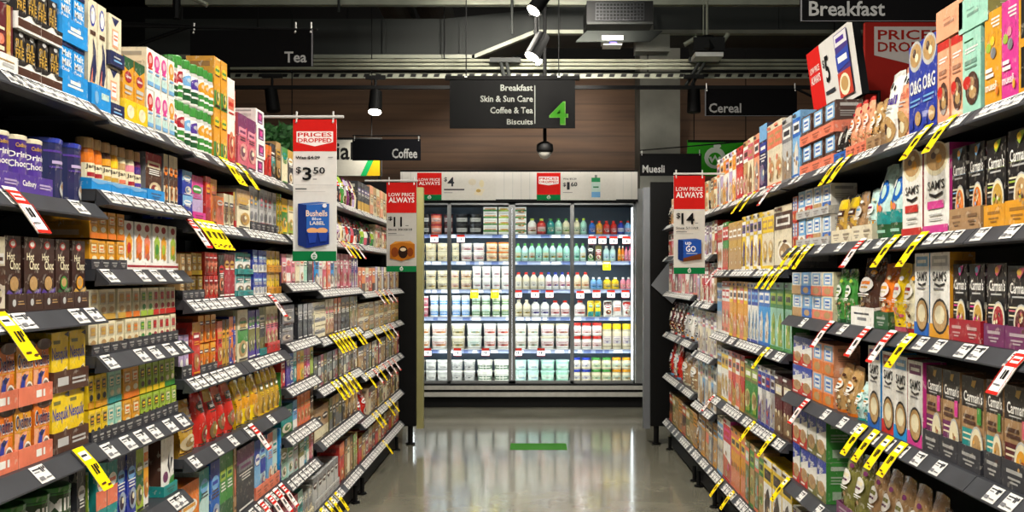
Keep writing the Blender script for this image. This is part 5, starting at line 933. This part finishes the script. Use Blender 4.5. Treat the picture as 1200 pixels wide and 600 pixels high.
r, w, h = board('special_board', 'white board reading Special with green arc and yellow corner behind the coffee sign', 'sign', 330, 161, 447, 206, 9.3, '#9b9a92', [('p', [(.84, 0), (1, 0), (1, 1), (.97, 1), (.93, .5)], '#a88a12'), ('p', [(.79, 0), (.85, 0), (.93, .45), (.97, 1), (.93, 1), (.88, .5)], '#128246'), ('t', 'Special', .13, .28, .72, .88, '#111112'), ('r', 0, .94, 1, 1, '#101010'), ('r', .985, 0, 1, 1, '#101010')], .03, up=(.1, .9))
m = MB(); m.tube((w/2-.02, .015, -.4), (w/2-.02, .015, .1), .012); m.build('post', 'black', r)
els = [('r', 0, .93, 1, 1, '#101410')]+emblem(.42, .5, .3, .55, '#b9c4b6', '#2f8a1f')
r, w, h = board('brand_board', 'green board with pale leaf emblem behind the right shelves', 'sign', 806, 164, 882, 206, 10.5, '#2f8a1f', els, .04, up=(.1, .9))
els = [('p', [(.1, .7), (.5, .62), (.94, .68), (.94, .96), (.1, .96)], '#b4aca6'), ('t', 'PRICES', .14, .84, .84, .93, '#8d2019'), ('t', 'DROPPED', .14, .73, .9, .82, '#8d2019'), ('r', 0, 0, 1, .1, GRN)]
r, w, h = board('promotion_board', 'big red prices dropped board behind the top right shelf', 'sign', 1014, 26, 1118, 155, 4.6, '#8d2019', els, .03, up=(.3, .9))
# framed landscape card on top of the right shelf, facing the aisle
Xc = 1.3; Y0, Y1 = 4.05, 4.72; z0, z1 = 2.165, 2.46; w, h = Y1-Y0, (z1-z0)*1.02
root = empty('topper_card', 'tilted framed card with 5 dollar cereal offer on the top right shelf', 'sign', (Xc, (Y0+Y1)/2, z0), -PI/2)
m = MB(); 
els = [('r', 0, 0, .3, 1, RED), ('r', 0, 0, .3, .09, GRN), ('t', 'LOW PRICE', .04, .66, .26, .75, '#ecd9d2'), ('t', 'ALWAYS', .04, .5, .26, .62, '#f2e6e0'), ('t', '$', .34, .62, .38, .75, 'black'), ('t', '5', .385, .4, .47, .78, 'black'), ('r', .34, .24, .54, .29, 'charcoal'), ('r', .34, .1, .46, .12, 'grey'),
  ('r', .64, .08, .9, .95, '#4a3c7c'), ('r', .65, .78, .89, .94, '#d8d6d8'), ('r', .68, .83, .84, .89, 'violet'), ('p', [(.64, .45), (.9, .5), (.9, .72), (.64, .68)], '#3347a0'), ('r', .68, .55, .86, .63, 'white'), ('r', .64, .08, .9, .42, '#b8402c'), ('e', .76, .24, .1, .15, 'cream'), ('e', .76, .25, .07, .1, 'tan')]
m.box(-w/2, w/2, 0, .03, 0, h, '#17181a', front='#cfccc6')
m.decals(els, lambda a, b, o: (-w/2+a*w, -o*1.6, b*h))
pn = m.build('panel', 'sign', root); pn.rotation_euler = (-.0+.14, 0, 0)
for q in (-.35, .35):
    m = MB(); m.tube((q*w, .1, -.29), (q*w, .1, .03), .008); m.tube((q*w, .105, .025), (q*w, .012, .025), .008); m.build('leg', 'black', root)

# green foliage display in the next aisle
root_m = MB(); rr = random.Random(3); Y = 6.6
for i in range(260):
    x_, z_ = PX(rr.uniform(300, 352), Y), PZ(rr.uniform(148, 176), Y); a = rr.uniform(0, 6.28); L = rr.uniform(.05, .1); y_ = Y+rr.uniform(-.1, .1)
    d = Vector((math.cos(a), rr.uniform(-.5, .5), math.sin(a)))*L; n_ = Vector((-d.z, 0, d.x))*.16
    p = Vector((x_, y_, z_)); root_m.poly([p-d*.5, p+n_, p+d*.5, p-n_])
g = root_m.build('artificial_foliage', 'leaf'); tag(g, 'patch of green artificial foliage behind the tea cartons', 'plant'); g['kind'] = 'stuff'
# ------------------------------------------------------------------ end panels of the two gondolas
for s, nm, mat in ((-1, 'left', 'olive'), (1, 'right', 'foil')):
    root = empty('end_panel', f'tall black end panel closing the {nm} shelving, with pale side board', 'panel', (s*1.45, 8.72, 0), 0, 'gondola end panels')
    m = MB(); m.box(-.45, .45, 0, .06, .16, 2.24); m.build('panel', 'black', root)
    m = MB(); a, b = sorted((-s*.448, -s*(.448+.055))); m.box(a, b, .06, .16, .13, 2.2); m.build('side_board', mat, root)
    for xx in (-.4, .4):
        m = MB(); m.tube((xx, .03, 0), (xx, .03, .17), .022); m.tube((xx, .03, 0), (xx, .03, .015), .04); m.build('foot', 'black', root)
m = MB(); p = [(763, 334), (788, 302), (812, 322), (788, 356)]
q = [Vector((PX(a, 8.7), 8.7, PZ(b, 8.7))) for a, b in p]; m.poly(q, '#5c5f63'); m.poly([v+Vector((0, .006, 0)) for v in q][::-1], '#5c5f63')
for i in range(4): j = (i+1) % 4; m.poly([q[j], q[i], q[i]+Vector((0, .006, 0)), q[j]+Vector((0, .006, 0))], '#5c5f63')
tag(m.build('aisle_flag', 'foil'), 'plain grey flag card tilted on edge at the far right shelves', 'card')
m = MB(); m.box(PX(598, 8.64), PX(664, 8.64), 8.48, 8.8, .0004, .002, '#3d7a2e'); tag(m.build('floor_sticker', 'sign'), 'green rectangular sticker on the polished floor at the aisle end', 'sticker')

# ------------------------------------------------------------------ display fridge
Yf = 11.25; fx = lambda px: PX(px, Yf); fz = lambda py: PZ(py, Yf)
FR = empty('display_fridge', 'wide upright glass-door dairy fridge closing the end of the aisle', 'fridge', (PX(620, Yf), Yf, 0))
def fb(name, boxes, mat, parent=None, col=(.5, .5, .5)):
    m = MB(); ox = PX(620, Yf)
    for x0, x1, y0, y1, z0, z1 in boxes: m.box(x0-ox, x1-ox, y0, y1, z0, z1, col)
    return m.build(name, mat, parent or FR)
xl, xr = fx(476), fx(757)
fb('back_panel', [(xl, xr, .72, .8, .3, fz(235))], plain_mat('fridge_inner_back', '#5d7186', .5, 0, .05, 3))
fb('side_panel', [(xl-.04, xl, 0, .8, .06, fz(203))], 'frame'); fb('side_panel', [(fx(745), xr, 0, .8, .06, fz(221))], 'frame')
fb('top_panel', [(xl, xr, .02, .8, fz(238), fz(235))], 'black')
hd = fb('header_panel', [(fx(470), fx(746.5), -.06, 0, fz(234), fz(202))], 'fridgewhite')
m = MB(); ox = PX(620, Yf)
for i in range(28): xx = fx(472+i*9.9)-ox; m.box(xx, xx+.004, -.0615, -.06, fz(234), fz(202))
m.build('header_grooves', plain_mat('groove_grey', '#aeb0ad', .5), hd)
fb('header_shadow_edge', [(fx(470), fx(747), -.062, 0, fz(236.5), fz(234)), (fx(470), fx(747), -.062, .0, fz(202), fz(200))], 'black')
fb('bottom_deck', [(xl, fx(745), .02, .72, PZ(447, Yf+.2)-.03, PZ(447, Yf+.2)-.001)], 'fridgewhite')
fb('bumper_rail', [(xl, fx(755), -.1, .0, fz(455.5), fz(451))], 'steel'); fb('bumper_rail', [(xl, fx(755), -.12, .0, fz(463.5), fz(458.5))], 'steel')
fb('bumper_backing', [(xl, fx(755), -.08, .02, fz(466), fz(449))], 'black')
fb('kick_plate', [(xl, fx(755), -.06, .1, .0, fz(466))], 'black')
DX = [(480, 526.5), (526.5, 600), (600, 670.5), (670.5, 744)]
for a, b in DX:
    m = MB(); t = .02; x0, x1, z0, z1 = fx(a)-ox+.0006, fx(b)-ox-.0006, fz(449), fz(238); T = .022 if (a, b) else t
    wl = .036 if a == 600 else .02; wr = .036 if b == 600 else .02
    m.box(x0, x0+wl, -.02, .015, z0, z1); m.box(x1-wr, x1, -.02, .015, z0, z1); m.box(x0, x1, -.02, .015, z0, z0+.028); m.box(x0, x1, -.02, .015, z1-.02, z1)
    d = m.build('door', 'frame', FR)
    m = MB(); m.poly([(x0+wl, -.004, z0+.02), (x1-wr, -.004, z0+.02), (x1-wr, -.004, z1-.02), (x0+wl, -.004, z1-.02)]); m.build('glass_pane', 'glass', d)
    hx = x1-wr*.5 if a in (480, 600) else x0+wl*.5
    m = MB(); m.tube((hx, -.05, (z0+z1)/2-.22), (hx, -.05, (z0+z1)/2+.22), .007); m.tube((hx, -.05, (z0+z1)/2-.2), (hx, -.015, (z0+z1)/2-.2), .005); m.tube((hx, -.05, (z0+z1)/2+.2), (hx, -.015, (z0+z1)/2+.2), .005); m.build('handle', 'frame', d)
YP = Yf+.2; px_ = lambda p: PX(p, YP); pz_ = lambda p: PZ(p, YP)
SB = [274.5, 305.8, 338.8, 371, 409.2, 447.0]
rf = random.Random(11)
for k, yb in enumerate(SB[:5]):
    z = pz_(yb); sh = fb('shelf', [(xl+.01, fx(744), .19, .7, z-.02, z-.001)], 'fridgewhite')
    m = MB(); m.box(xl+.01-ox, fx(744)-ox, .165, .185, z-.042, z-.002, '#8f9ab4')
    m.build('price_strip', 'sign', sh)
    m = MB(); x = xl+.03-ox
    while x < fx(740)-ox:
        w = rf.choice((.05, .08, .1))
        if rf.random() < .6: m.poly([(x, .164, z-.04), (x+w, .164, z-.04), (x+w, .164, z-.006), (x, .164, z-.006)], rf.choice(('#e4e6ea', '#e4e6ea', '#5c6b96')))
        x += w+rf.choice((.02, .05))
    s_ = m.build('price_tickets', 'sign', sh); s_['kind'] = 'stuff'
for p in (484, 526.5, 600, 670.5, 741):
    m = MB(); xx = fx(p)-ox; m.box(xx-.005, xx+.005, .03, .04, fz(445), fz(243)); m.build('light_strip', 'emit_led', FR)
def area(name, loc, rot, sx, sy, en, col=(1, 1, 1), spread=PI):
    L = bpy.data.lights.new(name, 'AREA'); L.shape = 'RECTANGLE'; L.size = sx; L.size_y = sy; L.energy = en; L.color = col; L.spread = spread
    o = bpy.data.objects.new(name, L); COL.objects.link(o); o.location = loc; o.rotation_euler = rot; return o
FRIDGE_E = 1.0
zt_ = [pz_(239)]+[pz_(y)-.045 for y in SB[:5]]
for k, z in enumerate(zt_):
    area('fridge_shelf_lamp', (PX(612, Yf), Yf+.1, z), (math.radians(32), 0, 0), fx(742)-fx(484), .03, 5*FRIDGE_E, (.96, 1, 1))

def frow(k, segs):
    nm = ['top', 'second', 'third', 'fourth', 'fifth', 'bottom'][k]; where = f'{nm} fridge shelf'; zb = pz_(SB[k])
    for sg in segs:
        p0, p1, n, hp, spec = sg[:5]; opt = dict(sg[5]) if len(sg) > 5 else {}
        x0, x1 = px_(p0), px_(p1); w = (x1-x0)/n; h = hp*YP/F; stn = opt.get('st', 1)
        specs = spec if isinstance(spec, list) else [spec]
        kd = specs[0].split(':')[0].split('.')[0]; opt.setdefault('seg', 14); packs = {}
        if 'els' not in opt and kd in 'uoj': opt['els'] = pale
        for i in range(n):
            sp = specs[i % len(specs)]; key = i % len(specs)
            if key not in packs: packs[key] = make_pack(sp, w*.95, h*.985, opt.get('d', w*.95), opt)
            for lv in range(stn):
                o = add_pack(packs[key], nm_of(opt, kd), (x0+w*(i+.5), YP+rf.uniform(0, .01), zb+lv*h), 0)
                c = sp.split(':')[1].split('/'); reg(o, opt.get('desc') or f'{c[0]} {opt.get("noun", NOUN[kd][0])} with {c[1]} label', opt.get('cat', NOUN[kd][1]), where, p0+(p1-p0)*(i+.5)/n, lv)
def pale(b, a, c):
    a_ = mix(a, b, .25); return [('r', .12, .24, .88, .74, mix(a, b, .5)), ('r', .2, .5, .8, .66, mix(b, 'white', .5)), ('r', .26, .54, .74, .62, shade(a_, .7)), ('e', .58, .34, .24, .1, shade(mix(c, a, .3), .8)), ('e', .5, .36, .1, .06, shade(a, .5)), ('r', .3, .43, .7, .47, mix(b, 'charcoal', .6)), ('r', .0, .0, 1, .1, shade(b, .6))]
def wrap(b, a, c): return [('r', 0, .1, 1, .58, mix(a, 'white', .15)), ('r', .2, .62, .8, .8, mix(c, 'white', .3)), ('r', .2, .3, .8, .4, 'white')]
def U(n=2, **k): return dict(st=n, noun='dairy tub', nm='dairy_tub', **k)
def B_(**k): return dict(noun='juice bottle', **k)
frow(0, [(484, 503.5, 2, 12, 'u:black/white/silver', U(lid='dark')), (503.5, 518, 1, 12, 'u:coral/white/crimson', U(lid='crimson')), (519.5, 531, 1, 12, 'u:maroon/white/red', U(lid='dark')), (533, 565, 2, 12, 'u:black/white/silver', U(lid='charcoal')),
  (566, 583, 1, 8, 'b.gen:white/green/orange', dict(st=4, noun='dairy carton', d=.2)), (584, 597.5, 1, 8, 'b.gen:white/lime/orange', dict(st=4, noun='dairy carton', d=.2)), (603, 617, 1, 8, 'b.gen:white/green/orange', dict(st=4, noun='dairy carton', d=.2)),
  (618, 640, 2, 19, ['o:white/red/green', 'o:red/white/green'], B_(lid='lime')), (641, 668, 3, 19, ['o:teal/green/white', 'o:mint/white/green', 'o:cream/green/lime'], B_(lid='green')), (672, 688, 2, 19, ['o:cream/green/white', 'o:mint/teal/white'], B_(lid='lime')), (690, 740.5, 6, 16, ['o:blue/violet/white', 'o:amber/orange/white', 'o:red/crimson/white', 'o:red/rose/white', 'o:royal/white/sky', 'o:sky/rose/white'], B_(lid='red'))])
frow(1, [(484, 525, 3, 10.5, 'u:cream/gold/white', U(lid='ivory')), (529, 538, 1, 10.5, 'u:cream/olive/white', U(lid='ivory')), (539, 568, 2, 10.5, 'u:white/crimson/rose', U(lid='white')), (569, 597.5, 2, 11, 'u:cream/orange/amber', U(lid='orange')),
  (603, 668, 8, 21, ['o:mint/amber/green', 'o:aqua/green/amber', 'o:mint/coral/green', 'o:mint/teal/white'], B_(lid='green')), (672, 687, 2, 21, ['o:mint/teal/green', 'o:aqua/amber/green'], B_(lid='green')), (688, 706, 2, 19, ['p:dark/green/white', 'p:olive/crimson/white'], dict(noun='fruit pouch')), (707, 722, 2, 18, 'o:aqua/sky/white', B_(lid='white')), (724, 732, 2, 18, ['o:amber/orange/yellow', 'o:orange/amber/white'], B_(lid='white')), (732, 740.5, 2, 17, ['o:pink/magenta/white', 'o:pink/rose/white'], B_(lid='magenta'))])
frow(2, [(484, 525, 3, 11, 'u:cream/brown/gold', U(lid='ivory')), (528, 538, 1, 11, 'u:cream/rose/gold', U(lid='ivory')), (539, 553, 1, 11, 'u:ivory/crimson/gold', U(lid='ivory')), (553, 598, 4, 13.5, 'u:white/silver/rose', U(lid='white')),
  (603, 639, 4, 20, 'o:ivory/silver/white', dict(noun='milk bottle', lid='red')), (639, 663, 3, 20, ['o:white/rose/royal', 'o:white/crimson/sky'], dict(noun='milk bottle', lid='royal')), (663, 668.5, 1, 20, 'o:white/red/rose', dict(noun='milk bottle', lid='red')), (672, 691, 2, 20, 'o:ivory/amber/rose', dict(noun='milk bottle', lid='red')), (692, 706, 2, 14, 'o:sky/blue/teal', B_(lid='white')), (707, 726, 2, 14, 'o:yellow/gold/teal', B_(lid='white')), (727, 740.5, 2, 14, 'o:pink/coral/white', B_(lid='white'))])
frow(3, [(484, 502, 2, 12, 'u:rose/white/crimson', U(lid='white')), (503, 525, 2, 12.5, 'u:white/azure/aqua', U(lid='white', els=wrap)), (529, 551, 2, 12.5, 'u:white/azure/sky', U(lid='white', els=wrap)), (552, 575, 2, 12.5, 'u:white/green/mint', U(lid='white', els=wrap)), (576, 597.5, 2, 12.5, 'u:white/green/lime', U(lid='white', els=wrap)),
  (603, 622, 2, 20, 'o:ivory/olive/gold', dict(noun='yoghurt drink', lid='ivory')), (622, 644, 2, 20, 'o:white/purple/violet', dict(noun='yoghurt drink', lid='navy')), (645, 668, 2, 19, 'o:white/red/rose', dict(noun='yoghurt drink', lid='red')), (673, 687, 1, 19, 'o:white/crimson/red', dict(noun='yoghurt drink', lid='red')), (688, 705, 2, 19, 'p:yellow/teal/green', dict(noun='yoghurt pouch')), (707, 740.5, 3, 19, ['p:white/brown/crimson', 'p:white/coral/silver', 'p:white/red/silver'], dict(noun='yoghurt pouch'))])
frow(4, [(484, 524.5, 2, 15, ['u:white/amber/orange', 'u:white/coral/amber'], U(lid='white')), (528, 545, 1, 15, 'u:ivory/olive/gold', U(lid='white')), (546, 565, 1, 15, 'u:white/mint/gold', U(lid='white')), (566, 597.5, 2, 15, 'u:white/red/coral', U(lid='white')),
  (603, 632, 2, 15, 'u:white/tan/mint', U(lid='white')), (633, 668, 2, 15, 'u:white/rose/tan', U(lid='ivory')), (669.5, 706, 3, 15.5, 'j:white/red/silver', dict(st=2, noun='yoghurt jar', lid='red')), (706, 740.5, 3, 30, 'j:ivory/lilac/white', dict(noun='tall yoghurt jar', lid='yellow'))])
frow(5, [(484, 525, 3, 12.5, 'u:silver/white/grey', U(lid='white')), (528, 557, 2, 12.5, 'u:silver/grey/white', U(lid='white')), (558, 597.5, 2, 12.5, 'u:white/forest/silver', U(lid='white', els=wrap)), (603, 632, 2, 12.5, 'u:aqua/white/sky', U(lid='aqua')), (633, 668, 2, 12.5, 'u:mint/white/aqua', U(lid='aqua')),
  (669.5, 693, 2, 14, 'j:ivory/royal/white', dict(st=2, noun='yoghurt jar', lid='royal')), (693, 717, 2, 14, 'j:ivory/green/mint', dict(st=2, noun='yoghurt jar', lid='green')), (717, 740.5, 2, 14, 'j:ivory/teal/amber', dict(st=2, noun='yoghurt jar', lid='amber'))])
# price cards clipped to the fridge shelves
def fcard(px, py, k, kind):
    Y = Yf+.155; m = MB(); w, h = .085, (.085 if kind == 'red' else .1)
    els = [('r', 0, .68, 1, 1, 'red'), ('r', .3, .2, .42, .55, 'charcoal'), ('r', .5, .2, .68, .55, 'charcoal'), ('r', 0, 0, 1, .06, 'red')] if kind == 'red' else [('r', .1, .7, .9, .9, '#f4f1dc'), ('r', .3, .3, .42, .55, 'olive'), ('r', .52, .3, .7, .55, 'olive')]
    m.box(-w/2, w/2, 0, .002, -h, 0, '#ece9e4' if kind == 'red' else '#f2d40f'); m.decals(els, lambda u, v, o: (-w/2+u*w, -o, -h+v*h))
    o = m.build('fridge_price_card', 'sign', None, loc=(PX(px, Y), Y, PZ(py, Y))); nm = ['top', 'second', 'third', 'fourth', 'fifth', 'bottom'][k]
    reg(o, 'red and white price card hanging' if kind == 'red' else 'yellow price card hanging', 'price card', f'{nm} fridge shelf edge', px)
for px, py, k, kd in [(509, 275, 0, 'red'), (540, 275, 0, 'red'), (694, 277, 0, 'red'), (706, 277, 0, 'red'), (719, 277, 0, 'red'), (734, 277, 0, 'red'), (711, 306, 1, 'yellow'), (556, 339, 2, 'yellow'), (580, 339, 2, 'yellow'), (607, 340, 2, 'red'), (627, 340, 2, 'red'), (644, 340, 2, 'red'), (680, 341, 2, 'red'), (699, 340, 2, 'red'), (716, 340, 2, 'red'), (733, 340, 2, 'red'),
  (501, 408, 4, 'red'), (536, 408, 4, 'red'), (569, 408, 4, 'red'), (607, 408, 4, 'red'), (634, 408, 4, 'red')]: fcard(px, py, k, kd)
# offer cards on the header
Yh = Yf-.07
els = [('r', 0, .2, .31, 1, RED), ('r', 0, 0, .31, .2, GRN), ('t', 'LOW PRICE', .02, .7, .29, .8, '#ecd9d2'), ('t', 'ALWAYS', .02, .55, .29, .68, '#f2e6e0'), ('t', '$', .34, .66, .38, .84, 'charcoal'), ('t', '4', .385, .5, .47, .84, 'charcoal'), ('r', .34, .36, .6, .41, 'charcoal'), ('r', .34, .26, .45, .28, 'grey'), ('p', [(.72, .2), (.82, .16), (.86, .4), (.76, .44)], '#d9cfb4'), ('e', .7, .66, .05, .12, '#cfc6b0'), ('e', .82, .6, .03, .14, '#d6cba6'), ('e', .78, .34, .03, .06, '#b89a5a')]+emblem(.155, .1, .06, .4, '#d9e2da', GRN)
board('offer_card', 'header card with low price always panel and 4 dollar offer', 'sign', 489, 202.5, 581, 234.5, Yh, '#cfccc4', els, .005, 'offer cards on the fridge header')
els = [('r', 0, .2, .3, 1, RED), ('r', 0, 0, .3, .2, GRN), ('p', [(.025, .6), (.15, .54), (.275, .6), (.275, .86), (.025, .86)], '#efe9e4'), ('t', 'PRICES', .035, .74, .265, .83, RED), ('t', 'DROPPED', .035, .62, .265, .71, RED), ('t', 'Was $2.20', .33, .74, .5, .81, 'charcoal'), ('t', '$', .33, .48, .37, .64, 'charcoal'), ('t', '1', .38, .38, .415, .66, 'charcoal'), ('t', '60', .43, .5, .51, .66, 'charcoal'), ('r', .33, .27, .45, .29, 'grey'),
  ('r', .69, .1, .8, .82, '#b7cfc6'), ('r', .69, .66, .8, .82, '#2f8a58'), ('r', .69, .1, .8, .3, '#6fa3cf'), ('r', .73, .82, .76, .92, '#7a7d78'), ('r', .71, .45, .78, .5, '#3a7a52')]+emblem(.15, .1, .06, .4, '#d9e2da', GRN)
board('offer_card', 'header card with prices dropped panel and 1.60 bottle offer', 'sign', 629, 202.5, 722, 234.5, Yh, '#cfccc4', els, .005, 'offer cards on the fridge header')

write_labels()

# ------------------------------------------------------------------ light
LIGHT = 1.0
w = bpy.data.worlds.new('store'); scene.world = w; w.use_nodes = True
w.node_tree.nodes['Background'].inputs[0].default_value = (1, .96, .9, 1); w.node_tree.nodes['Background'].inputs[1].default_value = .2
def fixture(x, y, tx, ty, tz, en):
    z = 3.75; p = Vector((x, y, z)); d = (Vector((tx, ty, tz))-p).normalized()
    root = empty('track_spotlight', f'overhead track spotlight aimed at the {"fridge" if ty > 11 else "left shelves" if tx < 0 else "right shelves"}, above the picture', 'spotlight', p, 0, 'black track spotlights')
    m = MB(); m.tube((0, 0, .1), (0, 0, .95), .012); m.build('bracket', 'black', root)
    m = MB(); m.tube(-d*.12, d*.12, .07, n=18, r2=.08); m.build('lamp_housing', 'black', root, True)
    m = MB(); m.tube(d*.12, d*.125, .075, n=18); m.build('lens', 'emit', root)
    L = bpy.data.lights.new('spot_lamp', 'SPOT'); L.energy = en; L.spot_size = math.radians(88); L.spot_blend = .8; L.shadow_soft_size = .12; L.color = (1, .94, .84)
    o = bpy.data.objects.new('spot_lamp', L); COL.objects.link(o); o.location = p+d*.16; o.rotation_euler = d.to_track_quat('-Z', 'Y').to_euler()
for i in range(6):
    y = .5+i*1.42
    for s in (-1, 1): fixture(-s*.55, y, s*1.15, y+.25, .95, 235*LIGHT)
for s in (-1, 1): fixture(s*.25, 7.55, s*.6, 11.2, 1.9, 330*LIGHT)
# added frontal fill lights behind the camera, unseen and without fittings
for x in (-1.2, 1.2): area('rear_fill', (x, -1.2, 4.2), (math.radians(25), 0, 0), .3, 3, 120*LIGHT, (1, .95, .88))
L = bpy.data.lights.new('wall_spot_lamp', 'SPOT'); L.energy = 60; L.spot_size = math.radians(120); L.spot_blend = 1; L.shadow_soft_size = .05; L.color = (1, .9, .75)
o = bpy.data.objects.new('wall_spot_lamp', L); COL.objects.link(o); o.location = (PX(440, 9.17), 9.15, PZ(122, 9.17)-.11); o.rotation_euler = (math.radians(12), 0, 0)
area('bulkhead_fill', (0, 10.2, 4.6), (math.radians(35), 0, 0), 6, .3, 30, (1, .9, .78))  # added light with no fitting, brightens the timber wall
area('services_fill', (0, 6.5, 4.6), (math.radians(50), 0, 0), 5, .3, 20, (.95, 1, .92))  # added fill with no source, lifts the dark ducts and pipes overhead
scene.view_settings.view_transform = 'Standard'; scene.view_settings.look = 'None'; scene.view_settings.exposure = 0
